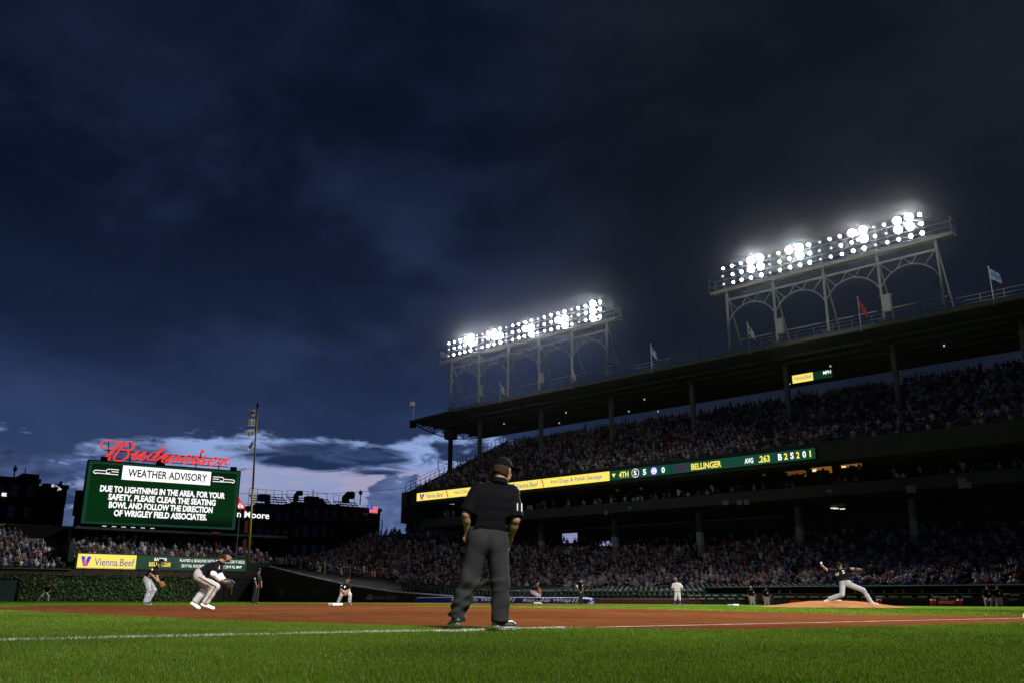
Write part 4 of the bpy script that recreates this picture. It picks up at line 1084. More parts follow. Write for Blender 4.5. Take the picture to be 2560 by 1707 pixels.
# ------------------------------------------------------------------ foul pole with pennants
FPX_, FPY_ = 107.3, -.45
FP = thing('foul_pole', 'tall yellow right field foul pole with four white pennants', 'foul pole', (FPX_, FPY_, 0))
M_fpy = pmat('yellow pole paint', (.55, .46, .02), .5, var=.06, scale=1)
M_fpg = pmat('pale weathered pole top', (.17, .18, .14), .5)
m = MB(); m.tube([(FPX_, FPY_, 0), (FPX_, FPY_, 3.6)], .08, 8); link('base_post', m.mesh('base_post'), pmat('grey post', (.12, .12, .12), .6), FP)
m = MB(); m.tube([(FPX_, FPY_, 3.3), (FPX_, FPY_+.28, 14.5)], [.17, .15], 10); link('pole', m.mesh('pole'), M_fpy, FP, smooth=True)
m = MB(); m.tube([(FPX_, FPY_+.28, 14.5), (FPX_, FPY_+.62, 25.6)], [.14, .10], 10); link('pole_top', m.mesh('pole_top'), pmat('paler yellow pole', (.30, .27, .07), .5), FP, smooth=True)
m = MB(); m.tube([(FPX_, FPY_+.62, 25.6), (FPX_, FPY_+.63, 26.0), (FPX_, FPY_+.64, 26.4)], [.10, .2, .06], 8); link('finial', m.mesh('finial'), M_blk, FP)
m = MB()
yA, yB = FPY_+.35, FPY_+1.75
for y in (yB,): m.bar((FPX_, y, 5.7), (FPX_, y, 12.5), .05)
m.bar((FPX_, FPY_, 5.7), (FPX_, yB, 5.7), .05); m.bar((FPX_, FPY_, 12.5), (FPX_, yB, 12.5), .05)
link('screen_frame', m.mesh('screen_frame'), M_galv, FP)
for z0, z1 in ((8.6, 10.4), (6.2, 8.0)):
    for q in range(5): panel('panel_letter', (FPX_, 0, 0), YX, SZ, (-(FPY_+.95), -(FPY_+.5), z0+.15+q*(z1-z0-.2)/5, z0+.15+q*(z1-z0-.2)/5+.3), .02, pmat('red letter blocks', (.20, .025, .02), .7), FP, .02)
for zt, ln, dr, num, h_ in ((25.45, 1.0, .12, None, .95), (24.05, 1.2, .10, '23', .95), (22.75, 1.5, .45, '31', .95), (21.4, .95, 1.2, None, .95)):
    f_ = cloth('pennant', (FPX_, FPY_+.1+.025*zt, zt-h_), -YX, SZ, ln, h_, M_fw, FP, .10, dr*.9, ph=zt)
    if num: text(f_, num, (FPX_-.14, FPY_+.1+.025*zt, zt-h_), YX, SZ, (-ln*.80, -ln*.22, .18-dr*.5*h_, .72-dr*.5*h_), M_fk, .02, lift=0)
    else:
        for q in (.35, .62): panel('pennant_print', (FPX_-.14, FPY_+.1+.025*zt, zt-h_), YX, SZ, (-ln*(q+.10), -ln*(q-.08), .22-dr*q*h_, .62-dr*q*h_), .02, M_fk, f_)

# ------------------------------------------------------------------ rooftop sign: red triangle and white letters, partly behind the video board
RS = thing('rooftop_sign', 'red triangle and white lettered rooftop sign half hidden behind the video board', 'sign', (149, -16, 8))
def o150(x, y): return on_x(x, y, 149.0)
a, b_, c = o150(596.5, 1241), o150(614, 1271.5), o150(579, 1270); m = MB(); m.prism([a, b_, c], (.15, 0, 0)); link('triangle', m.mesh('triangle'), emat('red sign light', (1.0, .02, .03), .9), RS)
for x0_, h0 in ((597.5, 9), (602.0, 13), (606.5, 9)):
    m = MB(); P4 = [o150(x0_+a_, 1268.5-b2)+np.array([-.1, 0, 0]) for a_, b2 in ((-1.2, 0), (1.6, 0), (-2.2, h0), (-4.0, h0-2.5))]; m.prism(P4, (-.05, 0, 0)); link('triangle_mark', m.mesh('triangle_mark'), M_wht, RS)
u_ = lambda x: -o150(x, 1288)[1]
z0, z1 = o150(640, 1294.5)[2], o150(640, 1278)[2]
text(RS, 'n Moore', (149, 0, 0), YX, SZ, (u_(592), u_(672.5), z0, z1), M_wht, .012, lift=.1, ext=.02)
m = MB()
for x in (598, 611): p = o150(x, 1272); m.bar((149.3, p[1], 5), (149.3, p[1], p[2]), .15)
m.bar((149.3, o150(590, 1277)[1], z1+.2), (149.3, o150(640, 1277)[1], z1+.2), .12); link('sign_posts', m.mesh('sign_posts'), M_blk, RS)

# ------------------------------------------------------------------ houses and blocks across the street
M_bk1 = pmat('near black brick', (.016, .012, .011), .9, var=.25, scale=1.2)  # near-black brick, tone varied at random
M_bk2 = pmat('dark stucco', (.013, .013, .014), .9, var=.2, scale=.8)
M_win = pmat('dark window glass', (.012, .014, .018), .15, spec=.6)
M_trim = pmat('dull stone trim', (.022, .021, .020), .9)
M_dim = emat('dim lit window', (1.0, .6, .3), .03)


def house(label, y0, y1, x0, dep, zt, mat, floors, ncol, extras=()):
    """y0 > y1: the left and right ends as seen from the field"""
    H = thing('apartment_building', label, 'building', (x0, (y0+y1)/2, 0), 'buildings across the street')
    m = MB(); m.box((x0, y1, -.1), (x0+dep, y0, zt)); link('walls', m.mesh('walls'), mat, H)
    m = MB(); m.box((x0-.3, y1-.15, zt-.55), (x0-.005, y0+.15, zt+.15)); link('cornice', m.mesh('cornice'), M_trim, H)
    wspan = (y0-y1)/ncol
    for f_ in range(floors):
        z = zt-3.4*(f_+1)+.6
        if z < 6: break
        for k in range(ncol):
            yc = y1+wspan*(k+.5)
            m = MB(); m.box((x0-.06, yc-.62, z), (x0-.006, yc+.62, z+1.9)); wf = link('window', m.mesh('window'), M_trim, H)
            m = MB(); m.box((x0-.09, yc-.5, z+.1), (x0-.065, yc+.5, z+.92)); m.box((x0-.09, yc-.5, z+1.0), (x0-.065, yc+.5, z+1.8)); link('pane', m.mesh('pane'), M_win, wf)
    return H


def rooftop_bleacher(H, y0, y1, x0, z, rows=5):
    m = MB()
    for i in range(rows): m.box((x0+.9*i, y1, z+.55*i), (x0+.9*i+.8, y0, z+.55*i+.12))
    for y in np.linspace(y1, y0, 5):
        m.bar((x0, y, z-.3), (x0+.9*rows, y, z+.55*rows-.2), .1); m.bar((x0+.9*rows, y, z-1), (x0+.9*rows, y, z+.55*rows+.9), .07)
    m.bar((x0+.9*rows, y1, z+.55*rows+.9), (x0+.9*rows, y0, z+.55*rows+.9), .06)
    link('rooftop_bleacher', m.mesh('rooftop_bleacher'), M_blk, H)


def vent(H, p, r=.45, h=1.3, way=-1):
    m = MB(); m.tube([p, p+SZ*h*.6, p+SZ*h+np.array([0, way*.35*r*2, 0]), p+SZ*(h+.05)+np.array([0, way*r*2.2, 0])], r, 8); link('roof_vent', m.mesh('roof_vent'), M_blk, H)


X2 = 152.0
def yb(px, X=X2): return on_x(px, 1300, X)[1]
def zb_(px, y, X=X2): return on_x(px, y, X)[2]
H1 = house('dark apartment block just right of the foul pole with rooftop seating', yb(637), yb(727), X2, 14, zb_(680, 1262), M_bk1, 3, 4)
rooftop_bleacher(H1, yb(640), yb(725), X2+1, zb_(680, 1258), 4)
m = MB(); p = on_x(661, 1243, X2+4); m.box((X2+3.5, p[1]-1.0, p[2]-.5), (X2+5, p[1]+1.0, p[2]+.6)); m.box((X2+3.5, p[1]-1.0, p[2]-2.5), (X2+5, p[1]-.5, p[2])); link('rooftop_unit', m.mesh('rooftop_unit'), M_blk, H1)
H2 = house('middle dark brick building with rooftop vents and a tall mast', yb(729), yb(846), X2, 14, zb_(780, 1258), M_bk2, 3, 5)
rooftop_bleacher(H2, yb(732), yb(835), X2+1, zb_(780, 1256), 3)
vent(H2, on_x(739, 1252, X2+3), .55, 1.6); 
m = MB(); p = on_x(781, 1258, X2+2); m.box((X2+1.5, p[1]-1.2, p[2]-1.5), (X2+3.5, p[1]+1.2, p[2]+1.4)); link('rooftop_unit', m.mesh('rooftop_unit'), M_blk, H2)
m = MB(); p = on_x(781, 1256, X2+2); m.tube([p, p+SZ*2.6], .10, 6); link('mast', m.mesh('mast'), M_blk, H2)
m = MB(); p = on_x(805, 1256, X2+3); m.add([p+np.array([0, 1.6, -1]), p+np.array([0, 0, 1.0]), p+np.array([0, -1.8, -1])]+[p+np.array([3, 1.6, -1]), p+np.array([3, 0, 1.0]), p+np.array([3, -1.8, -1])], [(0, 1, 2), (3, 5, 4), (0, 3, 4, 1), (1, 4, 5, 2)]); link('gable', m.mesh('gable'), M_blk, H2)
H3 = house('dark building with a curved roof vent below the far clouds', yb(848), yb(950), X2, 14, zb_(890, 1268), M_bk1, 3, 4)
rooftop_bleacher(H3, yb(852), yb(905), X2+1, zb_(880, 1266), 3)
vent(H3, on_x(863, 1256, X2+3), .8, 1.6); 
m = MB(); p = on_x(900, 1262, X2+3); m.tube([p, p+SZ*3.2], .12, 6); m.box(p+np.array([-.2, -.3, 2.2]), p+np.array([.2, .3, 2.9])); link('mast', m.mesh('mast'), M_blk, H3)
m = MB()
for k in range(9): p = on_x(905+4.5*k, 1272, X2+2); m.bar(p-SZ*1, p+SZ*rnd.uniform(.4, 1.2), .06)
link('rooftop_rail', m.mesh('rooftop_rail'), M_blk, H3)
H4 = house('narrow dark block beside the left end of the grandstand', yb(952), yb(1040), X2-22, 12, zb_(975, 1250, X2-22), M_bk2, 3, 3)
for px0, px1, y0_, y1_, lab in ((735, 833, 1284, 1297, 'dim grey lettered banner on the middle building across the street'), (855, 950, 1291, 1303, 'dim grey lettered banner below the lit flag screen')):
    B_ = thing('banner', lab, 'banner', (X2-1, yb(px0), 14)); O_ = np.array([X2-1.0, 0, 0]); ua, ub = -yb(px0, X2-1), -yb(px1, X2-1); za, zc = zb_(px0, y1_, X2-1), zb_(px0, y0_, X2-1)
    panel('banner_cloth', O_, YX, SZ, (ua, ub, za, zc), .1, M_pad2, B_)
    for k in range(16): q = ua+(ub-ua)*(k+.6)/17; panel('banner_mark', O_, YX, SZ, (q, q+.28, za+.35, zc-.3), .02, pmat('dull print', (.05, .06, .06), .8), B_, .02)
    for px_ in (px0, px1): m = MB(); m.bar((X2-.9, yb(px_), za-3), (X2-.9, yb(px_), zc), .15); link('banner_post', m.mesh('banner_post'), M_blk, B_)
# flag screen
FS = thing('flag_screen', 'small lit screen showing a red white and blue flag above the roofs', 'display screen', on_x(934, 1300, X2-2))
XX = X2-2; ua, ub = -on_x(924.5, 1272, XX)[1], -on_x(944.5, 1272, XX)[1]; za, zc = on_x(934, 1281, XX)[2], on_x(934, 1264.5, XX)[2]; OF = np.array([XX, 0, 0])
panel('screen', OF, YX, SZ, (ua, ub, za, zc), .1, emat('flag white', (1, .45, .5), .75), FS)
for k in range(5): z = za+(zc-za)*(k*.2+.02); panel('stripe', OF, YX, SZ, (ua, ub, z, z+(zc-za)*.11), .01, emat('flag red', (1, .03, .06), .9), FS, .01)
panel('canton', OF, YX, SZ, (ua, ua+(ub-ua)*.42, za+(zc-za)*.5, zc), .01, emat('flag blue', (.08, .10, .9), .9), FS, .02)
m = MB(); m.bar((XX+.1, -(ua+ub)/2, 5), (XX+.1, -(ua+ub)/2, za), .2); link('screen_post', m.mesh('screen_post'), M_blk, FS)
# dark blocks at the far left
X3 = 150.0
def y3(px, X=X3): return on_x(px, 1250, X)[1]
def z3(px, y, X=X3): return on_x(px, y, X)[2]
H5 = house('dark stepped block at the far left behind the bleachers', y3(-160), y3(92), X3, 12, z3(20, 1193), M_bk2, 4, 6)
m = MB(); m.box((X3+1, y3(92), 10), (X3+9, y3(48), z3(70, 1181))); link('stair_tower', m.mesh('stair_tower'), M_bk1, H5)
m = MB(); p = on_x(34, 1195, X3+2); m.tube([p, p+SZ*2.2], .10, 6); m.frame(p+SZ*1.5, (1, 0, 0), (0, 1, 0), (0, 0, 1), .2, .25, .3); p = on_x(62, 1182, X3+3); m.tube([p, p+SZ*.9], .07, 6); link('mast', m.mesh('mast'), M_blk, H5)
H6 = house('dark block with lit white rooftop shapes left of the video board', y3(93), y3(154), X3-3, 10, z3(120, 1211, X3-3), M_bk1, 4, 3)
m = MB(); m.box((X3-2.5, y3(146, X3-3), 12), (X3+4, y3(112, X3-3), z3(130, 1207, X3-3))); a = on_x(148, 1215, X3-3); m.prism([a, on_x(156, 1200, X3-3), on_x(156, 1232, X3-3)], (2, 0, 0)); link('rooftop_unit', m.mesh('rooftop_unit'), M_blk, H6)
for q in ((132, 1213, 1.2, 1.4), (136, 1211, .4, .4), (141, 1214, 1.0, .5), (147, 1217, .7, .4), (149, 1221, 1.3, .9), (145, 1224, .5, .5), (152, 1223, .5, .5)):
    p = on_x(q[0], q[1], X3-3.3); m = MB(); m.frame(p, (1, 0, 0), (0, 1, 0), (0, 0, 1), .05, q[2]*.16, q[3]*.16); link('roof_light', m.mesh('roof_light'), emat('white roof light', (.9, .95, 1), .55), H6)
LS = thing('lit_sign', 'small white lit sign on the dark block at the far left', 'sign', on_x(10, 1240, X3-.3))
for q in range(3): p = on_x(11, 1232+3.2*q, X3-.3); m = MB(); m.frame(p, (1, 0, 0), (0, 1, 0), (0, 0, 1), .05, .30, .06); link('sign_bar', m.mesh('sign_bar'), M_wht, LS)
p = on_x(7, 1235, X3-.35); m = MB(); m.frame(p, (1, 0, 0), (0, 1, 0), (0, 0, 1), .05, .15, .2); link('sign_bar', m.mesh('sign_bar'), M_wht, LS)
BB = thing('billboard', 'dark brown billboard just left of the video board', 'billboard', (133, 16.5, 5))
pa, pb_ = on_x(181, 1288, 133.), on_x(213, 1226, 133.); panel('billboard_face', (133, 0, 0), YX, SZ, (-pa[1], -pb_[1], pa[2], pb_[2]), .3, pmat('brown billboard', (.035, .024, .018), .8, var=.4, scale=.6), BB)
m = MB(); m.bar((133.3, pa[1]-.5, 0), (133.3, pa[1]-.5, pa[2]), .3); m.bar((133.3, pb_[1]+.4, 0), (133.3, pb_[1]+.4, pa[2]), .3); link('billboard_posts', m.mesh('billboard_posts'), M_blk, BB)
CB = MB(); a, b_ = VR+SZ*(VZ1-3.3), W(9.4, 17.2, 15.6); CB.tube([a+(b_-a)*q-SZ*(1.4*4*q*(1-q)*.35) for q in np.linspace(0, 1, 17)], .03, 5)
tag(link('cable', CB.mesh('cable'), M_blk), 'thin dark cable strung from the video board to the grandstand', 'cable')

# ================================================================== TARP, DUGOUT
M_tarp = pmat('blue tarp cover', (.018, .014, .20), .5, var=.12, scale=1.5, bump=.2)
M_wprint = pmat('white print', (.72, .72, .75), .6)
TP = thing('tarp_roll', 'long blue tarp roll with white lettering against the first base wall', 'tarp roll', W(45, -.9, 0))
ts0, ts1 = 33.0, S(1484, 1500, -.9)[0]
prof = [(-1.35, .0), (-1.38, .25), (-1.3, .45), (-1.15, .55), (-.75, .58), (-.45, .5), (-.35, .2), (-.35, 0)]
m = MB(); vs = []; svv = [ts0, ts0+.4]+[ts0+2+2.1*k for k in range(9)]+[ts1-1.2, ts1-.4, ts1]
for i, s in enumerate(svv):
    k = .72 if i in (0, len(svv)-1) else (.92 if i in (1, len(svv)-2) else 1+.03*rnd.uniform(-1, 1)); vs += [W(s, -.85+(t+.85)*k, z*k) for t, z in prof]
n = len(prof); fs = [(i*n+k, (i+1)*n+k, (i+1)*n+k+1, i*n+k+1) for i in range(len(svv)-1) for k in range(n-1)]+[tuple(range(n)), tuple((len(svv)-1)*n+k for k in range(n))[::-1]]
m.add(vs, fs); link('tarp_cover', m.mesh('tarp_cover'), M_tarp, TP)
OT = W(0, -1.40, 0)
tpx = lambda px: S(px, 1500, -1.4)[0]
panel('white_band', W(0, -1.28, 0), SX, SZ, (ts0+.5, tpx(1446), .515, .575), .12, M_wprint, TP, .05)
panel('white_band', W(0, -1.28, 0), SX, SZ, (tpx(1456), tpx(1476), .50, .545), .12, M_wprint, TP, .05)
for a, b_ in ((1128, 1247), (1307, 1428)): text(TP, 'Reynolds Wrap', OT, SX, SZ, (tpx(a), tpx(b_), .06, .47), M_wprint, .012, .25, lift=.03)
for x0 in (1264, 1272, 1280, 1430, 1438, 1446):
    m = MB(); P = lambda x, z: OT+SX*tpx(x)+SZ*z-SN*.03
    m.prism([P(x0, .10), P(x0+3, .10), P(x0+9, .47), P(x0+6, .47)], -SN*.01); link('stripe', m.mesh('stripe'), M_wprint, TP)
m = MB(); P = lambda x, z: OT+SX*tpx(x)+SZ*z-SN*.03; m.prism([P(1476, .24), P(1486, .08), P(1486, .16), P(1478, .36)], -SN*.02); m.frame(W(tpx(1477), -1.45, .08), SX, SN, SZ, .18, .1, .07); link('tie_strap', m.mesh('tie_strap'), M_wprint, TP)

DG = thing('dugout', 'dark green dugout with padded front rail along the first base side', 'dugout', W(85, 0, 0))
d0, d1 = 66.7, 116.0
m = MB(); m.prism([W(d0, t, z) for t, z in ((.3, 1.27), (.3, 1.33), (3.4, 1.45), (3.4, 1.34))], SX*(d1-d0)); link('dugout_roof', m.mesh('dugout_roof'), pmat('matt dark roof felt', (.012, .016, .014), .95, spec=0), DG)
m = MB(); m.prism([W(d0, 3.2, -.9), W(d1, 3.2, -.9), W(d1, 3.2, 1.4), W(d0, 3.2, 1.4)], SN*.15); m.prism([W(d0, .3, -.9), W(d0, 3.2, -.9), W(d0, 3.2, 1.3), W(d0, .3, 1.3)], SX*.12); link('dugout_wall', m.mesh('dugout_wall'), M_dark, DG)
m = MB(); m.frame(W((d0+d1)/2, 2.4, .12), SX, SN, SZ, (d1-d0)/2-1, .25, .04); link('bench', m.mesh('bench'), M_dark, DG)
m = MB()
for k in range(26): m.frame(W(d0+.3+1.95*k, 0, .40), SX, SN, SZ, .04, .04, .44)
m.frame(W((d0+d1)/2, 0, .82), SX, SN, SZ, (d1-d0)/2, .05, .035); m.frame(W((d0+76.2)/2, 0, .56), SX, SN, SZ, (76.2-d0)/2, .04, .03)
link('rail', m.mesh('rail'), pmat('green rail', (.03, .055, .045), .5), DG)
m = MB(); m.prism([W(d0, .06, 0), W(76.2, .06, 0), W(76.2, .06, .78), W(d0, .06, .78)], SN*.02); m.prism([W(76.2, .06, 0), W(d1, .06, 0), W(d1, .06, .62), W(76.2, .06, .62)], SN*.02); link('rail_netting', m.mesh('rail_netting'), pmat('rail netting', (.018, .030, .026), .8), DG)
M_pprint = pmat('pale pad print', (.34, .36, .36), .7)
M_pad = pmat('green rail pad', (.014, .040, .032), .55)
def pad(px, y, wpx):
    s, z = S(px, y, -.06); hw = (S(px+wpx/2, y, -.06)[0]-S(px-wpx/2, y, -.06)[0])/2
    m = MB(); m.frame(W(s, -.06, z), SX, SN, SZ, hw*1.25, .04, .11); a = link('rail_pad', m.mesh('rail_pad'), M_pad, DG)
    for q0, q1 in ((-1, -.72), (-.6, 1)): panel('pad_print', W(s, -.1, z), SX, SZ, (hw*q0, hw*q1, -.045 if q1 < 0 else -.03, .045 if q1 < 0 else .03), .01, M_pprint, a, .012)
for x in (1727, 1747, 1770, 1790, 1816, 1836, 1864): pad(x, 1487, 13)
for x in (1731, 1755, 1778, 1805, 1829, 1855): pad(x, 1495.5, 15)
for x in (1946, 1976, 2006, 2037, 2068, 2130, 2166, 2200, 2234, 2269, 2306, 2343, 2380, 2418): pad(x, 1490.5, 21)
pad(2538, 1486, 22); pad(2534, 1497, 20)
M_redc = pmat('red cooler plastic', (.34, .025, .012), .5, spec=.3)
CT = thing('cooler_table', 'red lettered drinks table standing in front of the dugout', 'table', W(82, -.6, 0))
so = lambda px: S(px, 1512, -.6)[0]
m = MB(); m.prism([W(so(2345), -.6, .08), W(so(2391), -.6, .08), W(so(2389), -.6, .42), W(so(2347), -.6, .42)], SN*.5); link('table_drape', m.mesh('table_drape'), M_redc, CT)
text(CT, 'GATORADE', W(0, -.6, 0), SX, SZ, (so(2348), so(2386), .16, .33), M_wprint, .02, lift=.02)
m = MB(); m.prism([W(so(2350), -.5, .42), W(so(2368), -.5, .42), W(so(2366), -.5, .62), W(so(2353), -.5, .62)], SN*.3); link('white_bin', m.mesh('white_bin'), pmat('grey bin', (.28, .30, .31), .6), CT)
for px, lab in ((2333, 'red drinks cooler left of the lettered drinks table'), (2400, 'red drinks cooler right of the lettered drinks table'), (2198, 'red drinks cooler seen past the striding pitchers front foot')):
    s = so(px); c = thing('drinks_cooler', lab, 'cooler', W(s, -.5, 0), 'red drinks coolers by the dugout')
    m = MB(); m.tube([W(s, -.5, 0), W(s, -.5, .36)], [.15, .18], 12); link('cooler_body', m.mesh('cooler_body'), M_redc, c)
    m = MB(); m.tube([W(s, -.5, .361), W(s, -.5, .46)], [.185, .16], 12); link('cooler_lid', m.mesh('cooler_lid'), M_wprint, c)
for px0, px1, lab in ((1972, 1998, 'low red padded bench end beyond the left slope of the mound'), (2148, 2192, 'low red padded bench end beyond the pitchers front leg')):
    m = MB(); m.prism([W(so(px0), -.5, .05), W(so(px1), -.5, .05), W(so(px1)-.1, -.5, .36), W(so(px0)+.1, -.5, .36)], SN*.4); tag(link('red_bench', m.mesh('red_bench'), M_redc), lab, 'bench', 'red benches before the dugout')

# ================================================================== SEATS
def seat_geo():
    m = MB(); m.frame((0, .02, .62), (1, 0, 0), (0, .97, -.24), (0, .24, .97), .215, .018, .21)
    m.frame((0, .16, .42), (1, 0, 0), (0, .98, .2), (0, -.2, .98), .20, .17, .02); m.frame((-.235, .1, .30), (1, 0, 0), (0, 1, 0), (0, 0, 1), .015, .10, .30); m.frame((0, -.03, .8), (1, 0, 0), (0, 1, 0), (0, 0, 1), .2, .01, .02)
    return m
sm_ = seat_geo(); seat_me = sm_.mesh('seat'); seat_me.materials.append(M_seat)
seats = []
for t in rows_low[:14]:
    for k in range(int((112-28)/.56)):
        s = 28+.56*k
        if int(s/8.4) != int((s-.9)/8.4): continue             # aisles
        seats.append((s, t))
face = math.atan2(-SN[1], -SN[0])-PI/2                         # people and seats look out at the field
def depth_of(p): return float((np.array(p)-CAM)@cF)
def in_view(p):
    d = np.array(p)-CAM; z = d@cF; x = 1280+FPX*(d@cR)/z; y = 853.5-FPX*(d@cU)/z; return z > 0 and -10 < x < 2570, x, y
ranked = sorted([q for q in seats if in_view(W(q[0], q[1], 1))[0] and q[1] < 11], key=lambda q: depth_of(W(q[0], q[1], 1)))
single = set(ranked[:290])
SV = np.array(sm_.v); SF = np.array(sm_.f); allV = []; allF = []; cz, sz_ = math.cos(face), math.sin(face); nb = 0
for q in seats:
    p = W(q[0], q[1], low_z(*q))
    if q in single:
        o = bpy.data.objects.new('seat', seat_me); COL.objects.link(o); o.location = Vector(p); o.rotation_euler = (0, 0, face); child(o, GS)
    else:
        X_ = SV[:, 0]*cz-SV[:, 1]*sz_+p[0]; Y_ = SV[:, 0]*sz_+SV[:, 1]*cz+p[1]; allV.append(np.stack([X_, Y_, SV[:, 2]+p[2]], 1)); allF.append(SF+nb); nb += len(SV)
o = link('seats', npmesh('seats', np.concatenate(allV), np.concatenate(allF), M_seat), None, GS); o['kind'] = 'stuff'

# ================================================================== CROWD
def crowd_template(standing, cap, turn, arms, lo=False):
    """low-poly spectator; class per face: 0 shirt 1 skin 2 hair or cap 3 trousers"""
    m = MB(); o = .38 if standing else 0.0; N_ = 5 if lo else 8; A_ = 3 if lo else 6
    def lathe(cl, rows, n=N_):
        m.cur = cl; vs = [(cx+rx*math.cos(2*PI*k/n), cy+ry*math.sin(2*PI*k/n), z) for cx, cy, rx, ry, z in rows for k in range(n)]
        fs = [(i*n+k, i*n+(k+1) % n, (i+1)*n+(k+1) % n, (i+1)*n+k) for i in range(len(rows)-1) for k in range(n)]
        fs.append(tuple((len(rows)-1)*n+k for k in range(n))); m.add(vs, fs)
    lean = .05
    lathe(0, [(0, 0, .17, .12, .45+o), (0, lean*.4, .18, .125, .70+o), (0, lean, .215, .12, .92+o), (0, lean, .08, .07, 1.05+o)])
    hx = turn*.03
    lathe(1, [(0, lean, .055, .055, 1.03+o), (hx*.5, lean+.015, .07, .08, 1.11+o), (hx, lean+.03, .082, .098, 1.19+o)] + ([] if lo else [(hx, lean+.02, .07, .085, 1.265+o)]))
    lathe(2, [(hx, lean+.01, .088, .104, 1.205+o), (hx, lean, .06, .07, 1.30+o)] if lo else [(hx, lean+.01, .088, .104, 1.205+o), (hx, lean+.005, .085, .10, 1.27+o), (hx, lean, .045, .055, 1.315+o)])
    if cap and not lo: m.cur = 2; m.frame((hx*1.5, lean+.15, 1.222+o), (1, 0, 0), (0, 1, 0), (0, 0, 1), .065, .055, .012)
    for s_ in (-1, 1):
        sh = (s_*.215, lean, .93+o); up_ = arms and s_ == 1
        el_ = (s_*.27, .10, .70+o) if not up_ else (s_*.30, .12, .98+o); hd = (s_*.12, .30, .66+o) if not up_ else (s_*.16, .16, 1.22+o)
        mid = tuple((a+b)/2 for a, b in zip(sh, el_))
        m.cur = 0; m.tube([sh, mid], [.062, .06], A_, False)
        m.cur = 1; m.tube([mid, el_, hd], [.045, .04, .038], A_, not lo)
        m.cur = 3
        if standing: m.tube([(s_*.085, 0, .88), (s_*.10, 0, .04)] if lo else [(s_*.085, 0, .88), (s_*.095, .02, .45), (s_*.10, 0, .04)], [.09, .055] if lo else [.09, .07, .055], A_, False)
        else: m.tube([(s_*.09, .0, .47), (s_*.11, .42, .50)] if lo else [(s_*.09, .0, .47), (s_*.11, .42, .50), (s_*.11, .44, .05)], [.085, .07] if lo else [.085, .07, .05], A_, False)
    return m
KINDS_ = ((False, True, 0, False), (False, False, 1, False), (False, True, -1, True), (False, False, -.5, False), (True, True, .5, False), (True, False, -1, True))
TEMPL = [crowd_template(*q) for q in KINDS_]; TLOW = [crowd_template(*q, lo=True) for q in KINDS_]
SHIRT = [((.62, .62, .63), 30, 'white'), ((.42, .43, .46), 12, 'light grey'), ((.045, .075, .26), 17, 'blue'), ((.022, .025, .05), 14, 'navy'), ((.016, .016, .018), 13, 'black'), ((.36, .035, .035), 6, 'red'),
         ((.20, .30, .50), 4, 'pale blue'), ((.16, .16, .165), 8, 'dark grey'), ((.40, .33, .22), 3, 'tan'), ((.10, .19, .08), 1, 'green'), ((.30, .15, .20), 2, 'pink')]
SKIN = [((.46, .26, .18), 6), ((.36, .19, .12), 3), ((.16, .08, .05), 2)]
HAIR = [((.018, .013, .010), 5), ((.06, .035, .02), 3), ((.03, .05, .20), 4), ((.5, .5, .5), 2), ((.16, .10, .05), 1)]
PANT = [((.03, .035, .06), 4), ((.12, .12, .13), 2), ((.3, .26, .2), 2), ((.02, .02, .02), 2)]
SHIRT = [(tuple(x*.72 for x in c), w_, n_) for c, w_, n_ in SHIRT]
def pick(tab): return rnd.choices(tab, [q[1] for q in tab])[0]
people = []       # (pos, facing, template, colours, zone)
def crowd_rows(fn, n, zone):
    for q in fn:
        p, fc, prob = q
        if rnd.random() > prob: continue
        st = rnd.random() < (.16 if zone != 'upper' else .06)
        tp = rnd.choice((4, 5)) if st else rnd.randrange(4)
        people.append((np.array(p)+np.array([rnd.uniform(-.05, .05), rnd.uniform(-.05, .05), 0]), fc+rnd.uniform(-.45, .45), tp, (pick(SHIRT), pick(SKIN), pick(HAIR), pick(PANT)), zone))
def gen_low():
    for i, t in enumerate(rows_low):
        s = low_end(t)+1.5
        while s < 112:
            ais = int(s/8.4) != int((s-.9)/8.4)
            edge = 9.6+1.2*math.sin(s*.21)+.8*math.sin(s*.63) if s > 34 else (6.5 if s > 20 else 2.0+.25*max(0, s))
            pr = 0 if ais else (.0 if t < edge-1.6 else (.35 if t < edge else .93))
            if s < 16 and t > 4+.9*max(0, s+8): pr *= .75
            if t > 31: pr *= .55
            if abs(t-28) < .5 and any(abs(s-q) < .6 for q in (25.7, 38, 50.4, 62.8, 74.9, 87.1)): pr = 0
            pr *= .62+.45*smooth01(.5+.5*math.sin(s*.37+1.7*math.sin(t*.31))*math.sin(t*.45+1.1*math.sin(s*.19)))
            if pr: yield W(s, t, low_z(s, t)), face, pr
            s += .56
def gen_up():
    for t in rows_up:
        s = 10.3
        while s < 118:
            if int(s/9) == int((s-.9)/9): yield W(s, t, up_z(t)), face, .58+.38*smooth01(.5+.5*math.sin(s*.29+1.3*math.sin(t*.4))*math.sin(t*.5+s*.13))
            s += .56
def gen_bl():
    fb = PI/2
    for i in range(17):
        x = WX+1.0+.75*i; y = 21.9
        top = 16 if True else 0
        while y < 42:
            lim = 3+ (y-21.5)*1.55
            if i < lim: yield (x, y, bl_z(x)), fb, .92
            y += .55
    for i in range(9):
        x = WX+1.6+.85*i; y = -3.5
        while y < 20.5:
            yield (x, y, 4.6+.34*i), fb, .62 if i < 5 else .3
            y += .58
def gen_mez():
    s = 11
    while s < 118:
        yield W(s, 21.2, 10.9), face, .35
        yield W(s, 22.2, 11.1), face, .25
        s += .62
crowd_rows(gen_low(), 0, 'low'); crowd_rows(gen_up(), 0, 'upper'); crowd_rows(gen_bl(), 0, 'bleachers'); crowd_rows(gen_mez(), 0, 'mezzanine')
